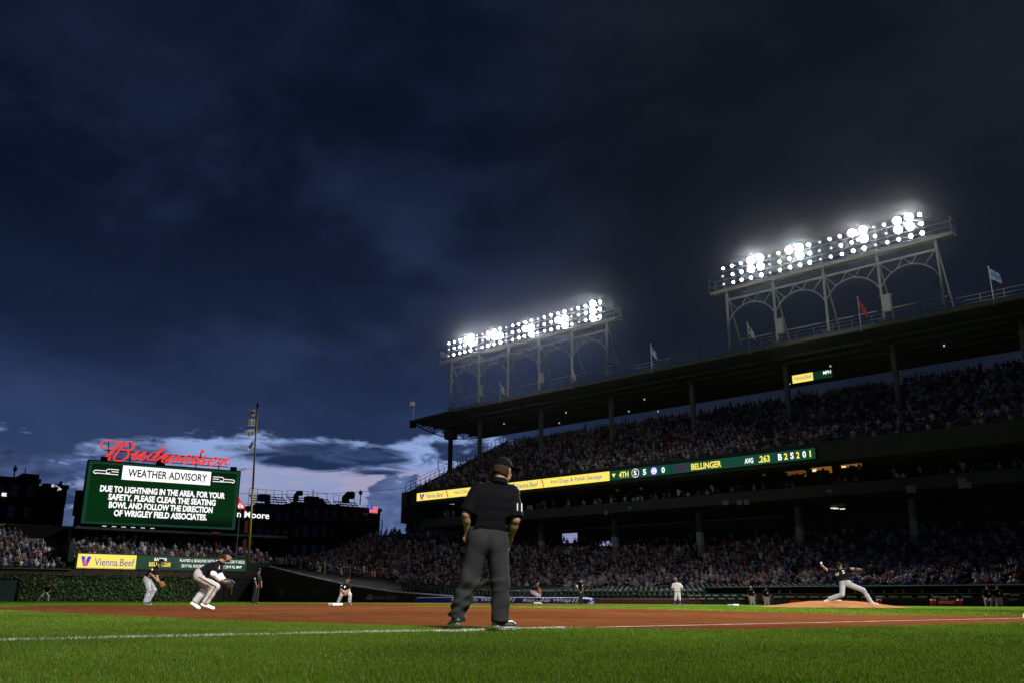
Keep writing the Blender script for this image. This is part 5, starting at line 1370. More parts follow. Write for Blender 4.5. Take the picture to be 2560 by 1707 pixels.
# the 300 that show largest are single people, the rest one mass for each stand
cand = []
for i, q in enumerate(people):
    ok, x, y = in_view(q[0]+np.array([0, 0, 1]))
    if q[4] == 'low' and ok and 1180 < y < 1490: cand.append((depth_of(q[0])+(9 if (np.array(q[0])-SP)@SN > 14 else 0), i))
cand.sort(); singles = set(i for _, i in cand[:296])
M_shirt = pmat('spectator shirt', (.5, .5, .5), .85, obcol=True); M_cskin = pmat('spectator skin', (.40, .22, .15), .6); M_chair = [pmat('spectator hair %d' % i, h[0], .7) for i, h in enumerate(HAIR)]; M_cpant = pmat('spectator trousers', (.035, .04, .06), .85)
TM = {}
def templ_mesh(k, h):
    if (k, h) not in TM:
        me = TEMPL[k].mesh('person'); [me.materials.append(x) for x in (M_shirt, M_cskin, M_chair[h], M_cpant)]; TM[(k, h)] = me
    return TM[(k, h)]
def place_word(p):
    _, x, y = in_view(p); t = (np.array(p)-SP)@SN
    spots = ((1090, 'left of the foreground umpire'), (1290, 'above the left half of the tarp'), (1480, 'above the right half of the tarp'), (1640, 'above the brick wall'), (1730, 'above the white coach'), (1820, 'above the dugouts left end'), (1900, 'above first base'),
             (1990, 'above the mounds left slope'), (2060, 'left of the pitchers raised hand'), (2140, 'behind the pitchers head'), (2215, 'above the pitchers front foot'), (2290, 'above the two close rail players'), (2345, 'above the left red cooler'), (2400, 'above the drinks table'), (2460, 'above the right red cooler'), (2520, 'above the stretching player'), (9999, 'at the right picture edge'))
    return next(w for lim, w in spots if x < lim)+(', front rows' if t < 9.5 else ', middle rows' if t < 12.5 else ', upper rows')
CT_ = [(np.array(t.v), t.f, np.array(t.mi)) for t in TLOW]
VC = []
for v, f, mi in CT_:
    vc = np.zeros(len(v), int)
    for q, c in zip(f, mi):
        for j in q: vc[j] = c
    VC.append(vc)
TRI = []
for v, f, mi in CT_:
    T_ = []
    for q in f:
        for j in range(1, len(q)-1): T_.append((q[0], q[j], q[j+1]))
    TRI.append(np.array(T_))
mass = {}
for i, (p, fc, tp, cl, zone) in enumerate(people):
    if i in singles:
        hi = [h[0] for h in HAIR].index(cl[2][0]); o = bpy.data.objects.new('person', templ_mesh(tp, hi)); COL.objects.link(o)
        o.location = Vector(p); o.rotation_euler = (0, 0, fc); o.color = cl[0][0] + (1,)
        st = 'standing' if tp > 3 else 'seated'; hw = ('blue capped', 'white capped')[hi-2] if (tp in (0, 2, 4) and hi in (2, 3)) else ('dark haired', 'brown haired', 'blue hatted', 'white hatted', 'fair haired')[hi]
        tag(o, '%s %s spectator in %s shirt %s' % (st, hw, cl[0][2], place_word(p)), 'person', 'spectators in the lower stand'); continue
    v = CT_[tp][0]; c_, s_ = math.cos(fc), math.sin(fc); sc = rnd.uniform(.92, 1.08)
    X_ = (v[:, 0]*c_-v[:, 1]*s_)*sc+p[0]; Y_ = (v[:, 0]*s_+v[:, 1]*c_)*sc+p[1]; Z_ = v[:, 2]*sc+p[2]
    d = mass.setdefault(zone, [[], [], [], 0]); d[0].append(np.stack([X_, Y_, Z_], 1)); d[1].append(TRI[tp]+d[3]); d[3] += len(v)
    tab = np.array([cl[0][0], cl[1][0], cl[2][0], cl[3][0]])*rnd.uniform(.75, 1.1); d[2].append(tab[VC[tp]])
M_crowd = pmat('crowd clothing', (.3, .3, .3), .85, attr='tint')
for zone, lab in (('low', 'distant crowd filling the lower deck of the grandstand'), ('upper', 'dim crowd filling the upper deck under the roof'), ('bleachers', 'dense crowd in the right field bleachers'), ('mezzanine', 'dim crowd in the mezzanine below the ribbon board')):
    d = mass[zone]; tag(link('crowd', npmesh('crowd', np.concatenate(d[0]), np.concatenate(d[1]), M_crowd, np.concatenate(d[2])), None), lab, 'crowd', kind='stuff')

# ================================================================== PEOPLE ON THE FIELD
def surface_nets(fn, lo, hi, h):
    lo = np.array(lo, float); n = [int(math.ceil((hi[i]-lo[i])/h))+1 for i in range(3)]
    ax = [lo[i]+h*np.arange(n[i]) for i in range(3)]
    G = np.stack(np.meshgrid(*ax, indexing='ij'), -1).reshape(-1, 3).astype(np.float32)
    vol = fn(G).reshape(n); ins = vol < 0
    cn = np.zeros([q-1 for q in n], np.int8)
    corners = [(i, j, k) for i in (0, 1) for j in (0, 1) for k in (0, 1)]
    sl = lambda c: tuple(slice(c[a], n[a]-1+c[a]) for a in range(3))
    for c in corners: cn += ins[sl(c)]
    act = (cn > 0) & (cn < 8); idx = -np.ones(act.shape, np.int64); A = np.argwhere(act); idx[act] = np.arange(len(A))
    acc = np.zeros((len(A), 3)); cnt = np.zeros(len(A))
    for c in corners:
        for a in range(3):
            if c[a]: continue
            d = list(c); d[a] = 1
            va = vol[sl(c)][act]; vb_ = vol[sl(tuple(d))][act]; cr = (va < 0) != (vb_ < 0)
            t = np.where(cr, va/np.where(cr, va-vb_, 1), 0)
            P = np.tile(np.array(c, float), (len(A), 1)); P[:, a] = t
            acc[cr] += P[cr]; cnt[cr] += 1
    V = lo+(A+acc/cnt[:, None])*h; Q = []
    for a in range(3):
        b_, c = (a+1) % 3, (a+2) % 3
        s0 = [slice(None)]*3; s1 = [slice(None)]*3; s0[a] = slice(0, n[a]-1); s1[a] = slice(1, n[a])
        i0, i1 = ins[tuple(s0)], ins[tuple(s1)]; E = np.argwhere(i0 != i1)
        E = E[(E[:, b_] > 0) & (E[:, b_] < n[b_]-1) & (E[:, c] > 0) & (E[:, c] < n[c]-1)]
        if len(E) == 0: continue
        def cell(db, dc): q = E.copy(); q[:, b_] -= db; q[:, c] -= dc; return idx[q[:, 0], q[:, 1], q[:, 2]]
        quad = np.stack([cell(1, 1), cell(0, 1), cell(0, 0), cell(1, 0)], 1); fl = ~i0[E[:, 0], E[:, 1], E[:, 2]]
        quad[fl] = quad[fl][:, ::-1]; Q.append(quad)
    Q = np.concatenate(Q); Q = Q[(Q >= 0).all(1)]
    return V, Q


def cap_(a, b, r0, r1, flat=None):
    a, b = np.array(a, np.float32), np.array(b, np.float32)
    def f(P):
        d = b-a; L = float(d@d)+1e-9; q = P-a; t = np.clip(q@d/L, 0, 1); e = q-t[:, None]*d
        if flat is not None:
            ax_, k = flat; ax2 = np.array(ax_, np.float32); cmp = e@ax2; e = e+np.outer(cmp*(k-1), ax2)
        return np.sqrt((e*e).sum(1))-(r0+(r1-r0)*t)
    lo = np.minimum(a, b)-max(r0, r1)*1.3; hi = np.maximum(a, b)+max(r0, r1)*1.3
    return f, lo, hi


def ell_(c, R, r):
    """R rows: local axes"""
    c = np.array(c, np.float32); R = np.array(R, np.float32); r = np.array(r, np.float32)
    def f(P):
        q = (P-c)@R.T/r; k = np.sqrt((q*q).sum(1)); return (k-1)*float(r.min())*np.clip(k, .6, 1.6)
    return f, c-r.max()*1.1, c+r.max()*1.1


def solid(prims, h, k=.04, wrinkle=0.0, cut=None, seed=0.0):
    lo = np.min([p[1] for p in prims], 0)-.06; hi = np.max([p[2] for p in prims], 0)+.06
    def fn(P):
        d = None
        for f, *_ in prims:
            e = f(P)
            if d is None: d = e
            else:
                q = np.clip(.5+.5*(e-d)/k, 0, 1); d = e*(1-q)+d*q-k*q*(1-q)
        if wrinkle:
            x, y, z = P[:, 0]+seed, P[:, 1], P[:, 2]
            ph = 2.2*np.sin(7.1*x+4.3*y+2.0*z)+1.7*np.sin(11.3*z-6.1*x+3.1*y)
            am = .45+.55*np.sin(5.3*z+3.7*x+1.3*np.sin(9*y))
            zone = 1+1.3*np.exp(-((z-.48)/.13)**2)+0.7*np.exp(-((z-.13)/.10)**2)+.8*np.exp(-((z-.98)/.10)**2)
            d = d+wrinkle*zone*am*(np.abs(np.sin(17*z+13*x*np.sign(x-seed)+ph))*1.3-.6+.45*np.sin(41*z+23*x+1.4*ph+17*y))
        if cut is not None: d = np.maximum(d, cut(P))
        return d
    return surface_nets(fn, lo, hi, h)


def unit(v): v = np.array(v, float); return v/(np.linalg.norm(v)+1e-9)


SKIN_M = pmat('player skin', (.37, .195, .13), .6, var=.14, scale=11, spec=.2); SKIN_M2 = pmat('tanned skin', (.30, .14, .08), .5, spec=.35)
HAIR_M = pmat('dark hair', (.020, .014, .010), .6); HAIR_L = pmat('fair cropped hair', (.035, .022, .014), .8, spec=.05); BEARD_M = pmat('brown beard', (.035, .018, .010), .7)
BLACK_J = pmat('black jersey', (.007, .007, .0085), .75, spec=.04, bump=.15, scale=14); UMP_SHIRT = pmat('umpire black polo', (.0050, .0050, .0066), .8, spec=.04, bump=.25, scale=5)
UMP_PANT = pmat('charcoal trousers', (.030, .0305, .032), .85, spec=.04, var=.18, scale=3.5, bump=.22); GREY_P = pmat('road grey trousers', (.40, .40, .43), .8, var=.12, scale=6, bump=.5, spec=.1)
DIRTY_P = pmat('soiled grey trousers', (.43, .43, .46), .8, var=.05, scale=3.2, var2=(.40, .35, .28), bump=.5, spec=.1)
WHITE_J = pmat('home white cloth', (.72, .72, .74), .8, bump=.1, scale=8); WHITE_S = pmat('white shoe', (.70, .70, .71), .5); BLACK_S = pmat('black shoe', (.02, .02, .022), .4, spec=.5); BLUE_S = pmat('blue sock', (.03, .06, .28), .7)
SOLE_W = pmat('white sole', (.66, .66, .64), .6); GLOVE_T = pmat('tan leather glove', (.30, .11, .03), .5, var=.2, scale=12); GLOVE_K = pmat('black leather glove', (.02, .016, .014), .45); CAP_K = pmat('black cap', (.005, .006, .006), .85, spec=.03); CAP_B = pmat('dark blue helmet', (.02, .025, .07), .3)
WHITE_P = pmat('white number print', (.70, .70, .70), .7); UNDER_W = pmat('white undershirt sleeve', (.66, .66, .68), .75, var=.05, scale=8, bump=.15)
PIPING = pmat('dark piping', (.03, .03, .035), .8)


def figure(label, foot, J, h=.02, fwd=(1, 0, 0), size=1.0, shirt=BLACK_J, trousers=GREY_P, cap=CAP_K, shoe=BLACK_S, sole=SOLE_W, skin=SKIN_M, hair=HAIR_M, beard=None, sleeve=.55, under=None,
           glove=None, loose=1.0, sock=None, number=None, group=None, belt=True, cap_on=True, wr=.004, fullsleeve=None, patch=None, piping=False, collar=False):
    """J: joint dict in metres, x image right, y away from the camera, z up, origin on the ground at foot"""
    foot = np.array(foot, float); vd = foot[:2]-CAM[:2]; vd /= np.linalg.norm(vd); Xw = np.array([vd[1], -vd[0], 0]); Yw = np.array([vd[0], vd[1], 0])
    T = thing('person', label, 'person', foot, group)
    def put(name, VQ, mats, parent=None, smooth=True, split=None):
        V, Q = VQ; Wd = foot+V[:, :1]*Xw+V[:, 1:2]*Yw+V[:, 2:]*np.array([0, 0, 1.0])
        me = npmesh(name, Wd, Q, mats, smooth=smooth)
        if split is not None:
            c = V[Q].mean(1); me.polygons.foreach_set('material_index', split(c).astype(np.int32))
        return link(name, me, None, parent or T)
    j = {k: np.array(v, float) for k, v in J.items()}; g = size
    lat = unit(j['shR']-j['shL']); hlat = unit(j['hipR']-j['hipL']); neck = j['neck']; pel = j['pelvis']; mid = lambda a, b, t: a+(b-a)*t
    shm = (j['shL']+j['shR'])/2; up = unit(shm-pel); front = unit(np.cross(up, lat)); fw = unit(fwd)
    hu = unit(unit(j['head']-neck)*.5+np.array([0, 0, .8])-fw*float(np.dot([0, 0, .8], fw))); hu = unit(hu-fw*np.dot(hu, fw)); hl = np.cross(fw, hu); HR = [hl, fw, hu]
    # body: head, neck, trunk, arms and hands as one skin
    hc = j['head']; pr = [ell_(hc, HR, (.074*g, .094*g, .108*g)), ell_(hc+fw*.028*g-hu*.062*g, HR, (.055*g, .062*g, .055*g)), ell_(hc-fw*.02*g+hu*.03*g, HR, (.077*g, .090*g, .080*g)),
                          cap_(hc+fw*.088*g+hu*.008*g, hc+fw*.112*g-hu*.022*g, .010*g, .015*g), cap_(hc+fw*.085*g-hu*.055*g-hl*.016*g, hc+fw*.085*g-hu*.055*g+hl*.016*g, .012*g, .012*g),
                          cap_(hc-hu*.05*g-fw*.02*g, neck-up*.03, .058*g, .064*g)]
    for sd in (-1, 1): pr.append(ell_(hc+hl*sd*.076*g-fw*.005*g-hu*.008*g, HR, (.012*g, .022*g, .033*g)))
    trunk = [cap_(mid(pel, shm, .15), mid(pel, shm, .85), .10*g, .11*g), cap_(j['shL'], j['shR'], .05*g, .05*g), cap_(shm, neck, .07*g, .06*g)]
    pr += trunk
    for sd in 'LR':
        sh, el, wr_ = j['sh'+sd], j['el'+sd], j['wr'+sd]; pr += [cap_(sh, el, .052*g, .043*g), cap_(el, mid(el, wr_, .35), .040*g, .041*g), cap_(mid(el, wr_, .3), wr_, .040*g, .027*g)]
        hd = unit(j.get('ha'+sd, wr_+(wr_-el))-wr_); side = unit(np.cross(hd, front) if abs(np.dot(hd, front)) < .95 else lat); nrm = np.cross(hd, side)
        palm = wr_+hd*.05*g; pr.append(cap_(wr_+hd*.01, wr_+hd*.075*g, .030*g, .034*g, (nrm, 1.6)))
        for q, ln in enumerate((.070, .080, .075, .058)):
            b0 = wr_+hd*.085*g+side*(q-1.5)*.019*g; b1 = b0+hd*ln*.55*g+nrm*.012*g; b2 = b1+hd*ln*.4*g+nrm*.028*g; pr += [cap_(b0, b1, .0095*g, .009*g), cap_(b1, b2, .009*g, .0075*g)]
        t0 = wr_+hd*.03*g-side*.03*g; pr += [cap_(t0, t0+hd*.035*g-side*.022*g, .012*g, .010*g), cap_(t0+hd*.035*g-side*.022*g, t0+hd*.065*g-side*.022*g+nrm*.012*g, .010*g, .008*g)]
    for sd in 'LR': pr += [cap_(j['hip'+sd], j['kn'+sd], .07*g, .05*g), cap_(j['kn'+sd], j['an'+sd], .048*g, .034*g)]
    body = put('body', solid(pr, h, .022), skin)
    # hair and beard
    hp = [ell_(hc-fw*.010*g+hu*.006*g, HR, (.089*g, .104*g, .120*g)), cap_(hc-fw*.056*g-hu*.03*g, hc-fw*.046*g-hu*.078*g, .052*g, .042*g)]
    ct = lambda P: np.maximum((P-hc)@np.array(fw, np.float32)-.012*g, -((P-hc)@np.array(hu, np.float32))-.082*g-.5*((P-hc)@np.array(fw, np.float32)))
    put('hair', solid(hp, h*.8, .02, cut=ct), hair)
    if beard is not None:
        bp = [ell_(hc+fw*.035*g-hu*.072*g, HR, (.060*g, .066*g, .052*g))]; put('beard', solid(bp, h*.8, .02, cut=lambda P: ((P-hc)@np.array(hu, np.float32))+.045*g), beard)
    for sd in (-1, 1):
        ep = hc+fw*.086*g+hl*sd*.030*g+hu*.012*g; put('eye', solid([ell_(ep, HR, (.012*g, .007*g, .006*g))], .006 if h < .02 else .008, .005), HAIR_M)
    if cap_on:
        cp = [ell_(hc+hu*.045*g-fw*.004*g, HR, (.090*g, .106*g, .098*g))]; ctc = lambda P: -((P-hc)@np.array(hu, np.float32))+.040*g-.12*((P-hc)@np.array(fw, np.float32))*0
        c_ = put('cap', solid(cp, h*.8, .02, cut=ctc), cap)
        bl = [ell_(hc+fw*.135*g+hu*.048*g, [hl, unit(fw-hu*.12), unit(hu+fw*.12)], (.078*g, .085*g, .013*g))]; put('cap_bill', solid(bl, min(h*.6, .009), .01), cap, c_)
    # shirt
    sp_ = []
    for t, hw_, dp in ((.0, .080, .108), (.18, .096, .112), (.4, .106, .115), (.62, .116, .117), (.82, .122, .110), (.96, .132, .085)):
        c = mid(pel+up*.03, shm, t); la = unit(mid(hlat, lat, t)); sp_.append(cap_(c-la*hw_*g, c+la*hw_*g, dp*g*(.97+.06*loose), dp*g*(.97+.06*loose)))
    sp_ += [cap_(mid(shm, neck, .3)-lat*.07, mid(shm, neck, .3)+lat*.07, .07*g, .07*g), cap_(shm, mid(shm, neck, .9), .078*g, .068*g)]
    for sd in 'LR':
        sh, el, wr_ = j['sh'+sd], j['el'+sd], j['wr'+sd]; e = mid(sh, el, sleeve/.55*.82)
        sp_.append(cap_(sh, e, .076*g, (.066+.011*loose)*g))
    ctS = lambda P: -((P-pel)@np.array(up, np.float32))-.03
    sleeves = [(j['sh'+sd], mid(j['sh'+sd], j['el'+sd], sleeve/.55*.82+.02)) for sd in 'LR']
    def cut_sleeve(P):
        d = ctS(P)
        for a, b in sleeves:
            ax_ = unit(b-a).astype(np.float32); ln = float(np.linalg.norm(b-a)); q = (P-a.astype(np.float32))@ax_; rad = np.linalg.norm((P-a.astype(np.float32))-q[:, None]*ax_, axis=1)
            d = np.maximum(d, np.where(rad < .12, q-ln, -1))
        return d
    shirt_o = put('shirt', solid(sp_, h, .022, wr, cut_sleeve, seed=float(foot[0])), shirt)
    if collar:
        nk = unit(hc-hu*.05*g-fw*.02*g-neck); pn = np.array(nk, np.float32); c0 = neck-nk*.012
        put('collar', solid([cap_(c0-nk*.02, c0+nk*.035, .088*g, .080*g)], h*.8, .01, cut=lambda P: np.maximum(np.abs((P-np.array(c0, np.float32))@pn-.01)-.030, .064*g-np.linalg.norm((P-np.array(c0, np.float32))-np.outer((P-np.array(c0, np.float32))@pn, pn), axis=1))), shirt, shirt_o)
    if under is not None:
        for sd in 'LR':
            sh, el, wr_ = j['sh'+sd], j['el'+sd], j['wr'+sd]; put('undersleeve', solid([cap_(mid(sh, el, .5), el, .060*g, .056*g), cap_(el, mid(el, wr_, .95), .058*g, .042*g)], h, .03, wr*.7), under)
    # trousers
    tp = [cap_(j['hipL']+np.array([0, 0, .05]), j['hipR']+np.array([0, 0, .05]), .105*g*(.9+.1*loose), .105*g*(.9+.1*loose)), cap_(pel+up*.05-hlat*.085*g, pel+up*.05+hlat*.085*g, .116*g, .116*g)]
    tp += [ell_(mid(j['hip'+sd], pel, .3)-front*.030*g, np.eye(3), (.105*g, .100*g, .13*g)) for sd in 'LR']
    for sd in 'LR':
        hp_, kn, an = j['hip'+sd], j['kn'+sd], j['an'+sd]; e = an if sock is None else mid(kn, an, .35)
        tp += [cap_(hp_, kn, (.096+.010*loose)*g, (.062+.020*loose)*g), cap_(kn, mid(kn, e, .5), (.060+.020*loose)*g, (.056+.019*loose)*g), cap_(mid(kn, e, .5), mid(kn, e, 1.12), (.056+.019*loose)*g, (.054+.021*loose)*g)]
    hems = [(j['kn'+sd], j['an'+sd] if sock is None else mid(j['kn'+sd], j['an'+sd], .35)) for sd in 'LR']
    def ctT(P):
        d = np.where(np.linalg.norm((P-pel)@np.stack([hlat, front]).T.astype(np.float32), axis=1) < .235, (P-pel)@np.array(up, np.float32)-.075*g, -1)
        for a, b in hems:
            ax_ = unit(b-a).astype(np.float32); ln = float(np.linalg.norm(b-a)); q_ = (P-a.astype(np.float32))@ax_; rad = np.linalg.norm((P-a.astype(np.float32))-q_[:, None]*ax_, axis=1)
            d = np.maximum(d, np.where(rad < .13, q_-ln-.012, -1))
        return d
    tr = put('trousers', solid(tp, h, .04, wr*1.3, ctT, seed=3+float(foot[1])), trousers)
    if belt:
        bt = [cap_(pel+up*.065*g-hlat*.085*g, pel+up*.065*g+hlat*.085*g, .122*g, .122*g)]; pu = np.array(up, np.float32)
        put('belt', solid(bt, h*.8, .02, cut=lambda P: np.abs((P-pel)@pu-.065*g)-.022), BLACK_S)
    if piping:
        for sd in 'LR':
            o_ = -.1 if sd == piping else 0
            if o_: 
                a, b, c = j['hip'+sd]-np.array([0, .112*g, 0]), j['kn'+sd]-np.array([0, .088*g, 0]), j['an'+sd]-np.array([0, .072*g, 0]); put('piping', solid([cap_(a, b, .012, .012), cap_(b, c, .012, .012)], .010, .01), PIPING, tr)
    for sd in 'LR':
        an, to = j['an'+sd], j['toe'+sd]; d = unit(to-an-np.array([0, 0, float((to-an)[2])*.0])); fl = unit(np.array([to[0]-an[0], to[1]-an[1], 0.0001])); he = an-fl*.05*g+np.array([0, 0, -.035*g])
        zt = to[2]+.030*g; zh = he[2]
        sp2 = [cap_(he, np.array([to[0], to[1], zt])-fl*.02, .043*g, .036*g), cap_(an+np.array([0, 0, .01]), mid(he, to, .45)+np.array([0, 0, .035*g]), .044*g, .036*g), cap_(mid(he, to, .6)-0*fl, np.array([to[0], to[1], zt]), .046*g, .036*g)]
        zl = min(he[2]-.043*g, zt-.036*g)+.008; sl_ = (zt-.036*g)-(he[2]-.043*g); L_ = np.linalg.norm((to-he)[:2])+1e-6; flf = np.array(fl, np.float32); hef = np.array(he, np.float32)
        base = lambda P: (he[2]-.043*g)+np.clip((P-hef)@flf/L_, 0, 1)*sl_
        cutf = lambda P: base(P)+.008-P[:, 2]
        put('shoe', solid(sp2, min(h, .014), .025, cut=cutf), [shoe, sole], split=lambda c: (c[:, 2] < base(c.astype(np.float32))+.030).astype(int))
        if sock is not None: put('sock', solid([cap_(mid(j['kn'+sd], an, .25), mid(j['kn'+sd], an, .5), .056*g, .052*g), cap_(mid(j['kn'+sd], an, .5), an, .052*g, .04*g)], h, .02), sock)
    if glove is not None:
        gp, gm = glove; gp = np.array(gp, float); gd = unit(gp-j['wr'+('L' if np.linalg.norm(gp-j['wrL']) < np.linalg.norm(gp-j['wrR']) else 'R')])
        gs = [ell_(gp, [unit(np.cross(gd, (0, 1, .2))), (0, 1, 0), gd], (.082*g, .06*g, .105*g))]
        sdv = unit(np.cross(gd, (0, 1, .1)))
        for q in range(4): gs.append(cap_(gp+gd*.04+sdv*(q-1.5)*.036, gp+gd*.135+sdv*(q-1.5)*.044+np.array([0, -.02, 0]), .024, .019))
        gs.append(cap_(gp-sdv*.055, gp-sdv*.105+gd*.075, .024, .019)); put('glove', solid(gs, min(h, .018), .02), gm)
    if number:
        for body_, c, wdt, hgt, dp in number:
            c = np.array(c, float); O_ = foot+c[0]*Xw+c[1]*Yw+c[2]*np.array([0, 0, 1.0]); text(shirt_o, body_, O_, Xw, np.array([0, 0, 1.0]), (-wdt/2, wdt/2, -hgt/2, hgt/2), WHITE_P, .02, name='shirt_print', lift=0)
    if patch:
        for c, r in patch: put('sleeve_patch', solid([ell_(c, np.eye(3), (r, r*.7, r*1.25))], .012 if h < .02 else .02, .01), WHITE_P)
    return T


def tracer(x0, base, k, kz=None):
    return lambda zx, zy, d=0.0: ((zx-x0)*k, d, (base-zy)*(kz or k))


# third-base umpire in the foreground, seen from behind
q = tracer(475, 1493, .00130, .001225)
UP = ground_at(1212, 9.15)+np.array([0, 0, .022])
figure('umpire in black polo and charcoal trousers standing with his back to the camera', UP, dict(
    head=q(608, 206, .03), neck=q(585, 300), shL=q(410, 372, -.01), shR=q(684, 392, .02), elL=q(322, 580, -.07), elR=q(712, 622, -.05), wrL=q(330, 715, .03), wrR=q(668, 775, .09),
    haL=q(350, 790, .08), haR=q(640, 840, .17), pelvis=q(495, 765), hipL=q(420, 815), hipR=q(568, 815), knL=q(350, 1130, -.01), anL=q(258, 1405, 0), toeL=q(212, 1493, .19), knR=q(593, 1130, .01), anR=q(600, 1428, .02), toeR=q(694, 1493, .05)),
    h=.0110, fwd=(.74, .66, -.10), size=1.04, collar=True, shirt=UMP_SHIRT, trousers=UMP_PANT, cap=CAP_K, shoe=BLACK_S, hair=HAIR_L, loose=1.45, sleeve=.62, wr=.0075, belt=False, number=[('11', q(741, 525, -.11), .055, .085, 0)])
# third baseman, crouched, facing right (anatomical sides: his right side is nearer)
q = tracer(545, 1378, .00117, .00107)
TB = ground_at(505, 21.9)
figure('crouching infielder in black jersey and grey trousers with white sleeves and white shoes', TB, dict(
    head=q(922, 268, -.02), neck=q(842, 375, 0), shR=q(735, 470, -.18), shL=q(800, 455, .18), elR=q(700, 640, -.24), wrR=q(835, 755, -.14), haR=q(925, 825, -.10), elL=q(830, 650, .20), wrL=q(940, 775, .10), haL=q(1010, 810, .06),
    pelvis=q(455, 655), hipR=q(445, 705, -.10), hipL=q(470, 705, .10), knR=q(775, 905, -.16), anR=q(605, 1235, -.13), toeR=q(765, 1376, -.10), knL=q(590, 930, .16), anL=q(415, 1215, .13), toeL=q(505, 1376, .12)),
    h=.0155, fwd=(1, -.12, -.08), size=1.08, trousers=DIRTY_P, shoe=WHITE_S, sole=WHITE_S, skin=SKIN_M2, beard=BEARD_M, sleeve=.5, under=UNDER_W, glove=(q(1003, 812, .05), GLOVE_K), loose=.9, piping='R', cap=CAP_K,
    number=[('2', q(795, 500, -.205), .06, .08, 0)])
# shortstop
q = tracer(280, 1432, .00138)
figure('infielder in black jersey bending with a tan glove before the lit batter board', ground_at(366, 38.5), dict(
    head=q(560, 252, -.02), neck=q(490, 350), shR=q(375, 430, -.17), shL=q(480, 410, .16), elR=q(305, 565, -.2), wrR=q(450, 705, -.12), haR=q(540, 790, -.08), elL=q(465, 610, .16), wrL=q(545, 755, .06), haL=q(620, 830, .04),
    pelvis=q(235, 715), hipR=q(215, 760, -.10), hipL=q(270, 760, .10), knR=q(320, 1020, -.12), anR=q(245, 1350, -.10), toeR=q(365, 1430, -.08), knL=q(450, 1010, .14), anL=q(320, 1330, .14), toeL=q(405, 1428, .14)),
    h=.024, fwd=(.97, -.05, -.22), size=1.05, trousers=GREY_P, shoe=BLACK_S, glove=(q(640, 840, 0), GLOVE_T), loose=1.0, patch=[(q(335, 455, -.26), .045)])
# second baseman beside the bag, facing the camera
q = tracer(700, 1365, .00122)
figure('crouching bearded infielder in black jersey just right of second base', ground_at(860, 43.5), dict(
    head=q(785, 445, -.06), neck=q(745, 570, -.02), shR=q(575, 655, -.02), shL=q(865, 650, -.02), elR=q(560, 800, -.12), wrR=q(660, 890, -.26), haR=q(720, 950, -.28), elL=q(880, 800, -.12), wrL=q(790, 880, -.26), haL=q(740, 940, -.28),
    pelvis=q(715, 815, .10), hipR=q(610, 840, .08), hipL=q(815, 840, .08), knR=q(590, 1010, -.18), anR=q(475, 1270, -.04), toeR=q(435, 1362, -.20), knL=q(915, 1010, -.18), anL=q(905, 1270, -.04), toeL=q(965, 1362, -.2)),
    h=.024, fwd=(.35, -.93, -.05), size=1.02, beard=BEARD_M, glove=(q(715, 930, -.30), GLOVE_T), patch=[(q(575, 665, -.1), .04)], number=[('1', q(705, 700, -.135), .06, .10, 0)])
# second-base umpire by the foul pole
q = tracer(505, 1338, .0015)
figure('umpire in black standing in profile at the foot of the foul pole', ground_at(636, 50.5), dict(
    head=q(572, 215), neck=q(565, 320), shR=q(520, 400, -.18), shL=q(600, 395, .18), elR=q(478, 570, -.22), wrR=q(540, 720, -.2), haR=q(560, 800, -.18), elL=q(680, 560, .2), wrL=q(708, 700, .16), haL=q(712, 790, .14),
    pelvis=q(540, 735), hipR=q(520, 775, -.09), hipL=q(570, 775, .09), knR=q(485, 1020, -.1), anR=q(450, 1270, -.1), toeR=q(525, 1334, -.1), knL=q(580, 1020, .1), anL=q(560, 1270, .1), toeL=q(640, 1334, .1)),
    h=.026, fwd=(1, 0, .0), size=1.03, shirt=UMP_SHIRT, trousers=UMP_PANT, loose=1.3, sole=BLACK_S, patch=[(q(460, 480, -.26), .06), (q(612, 135, -.03), .03)])
# pitcher in full stride on the mound, facing the camera; ball arm at the left of the picture
q = tracer(1000, 1330, .00134)
PM = ground_at(2112, 36.2)
PT = figure('pitcher in black jersey and grey trousers striding off the mound with his arm cocked', (PM[0], PM[1], PM[2]+.11), dict(
    head=q(945, 292, -.05), neck=q(965, 400), shR=q(790, 435, -.02), shL=q(1125, 400, -.02), elR=q(605, 395, .02), wrR=q(515, 290, -.04), haR=q(470, 222, -.06), elL=q(1265, 365, -.1), wrL=q(1385, 400, -.12), haL=q(1450, 420, -.14),
    pelvis=q(1045, 710), hipR=q(985, 770, 0), hipL=q(1115, 770, 0), knR=q(945, 1060, -.06), anR=q(590, 1180, .02), toeR=q(455, 1262, 0), knL=q(1510, 945, -.06), anL=q(1670, 1245, -.04), toeL=q(1850, 1345, -.06)),
    h=.022, fwd=(.25, -.95, -.02), size=1.08, shoe=pmat('pale grey shoe', (.5, .5, .52), .5), skin=SKIN_M, glove=(q(1420, 415, -.15), GLOVE_K), loose=1.0, number=[('17', q(875, 515, -.152), .12, .11, 0), ('S', q(1040, 450, -.150), .09, .13, 0)])
bpos = np.array(q(470, 222, -.06)); vd = PM[:2]-CAM[:2]; vd /= np.linalg.norm(vd); bw = np.array([PM[0], PM[1], PM[2]+.11])+bpos[0]*np.array([vd[1], -vd[0], 0])+bpos[1]*np.array([vd[0], vd[1], 0])+np.array([0, 0, bpos[2]+.03])
m = MB(); nn = 10; vs = [tuple(bw+.040*np.array([math.sin(a)*math.cos(b), math.sin(a)*math.sin(b), math.cos(a)])) for a in np.linspace(0, PI, 7) for b in np.linspace(0, 2*PI, nn+1)[:-1]]
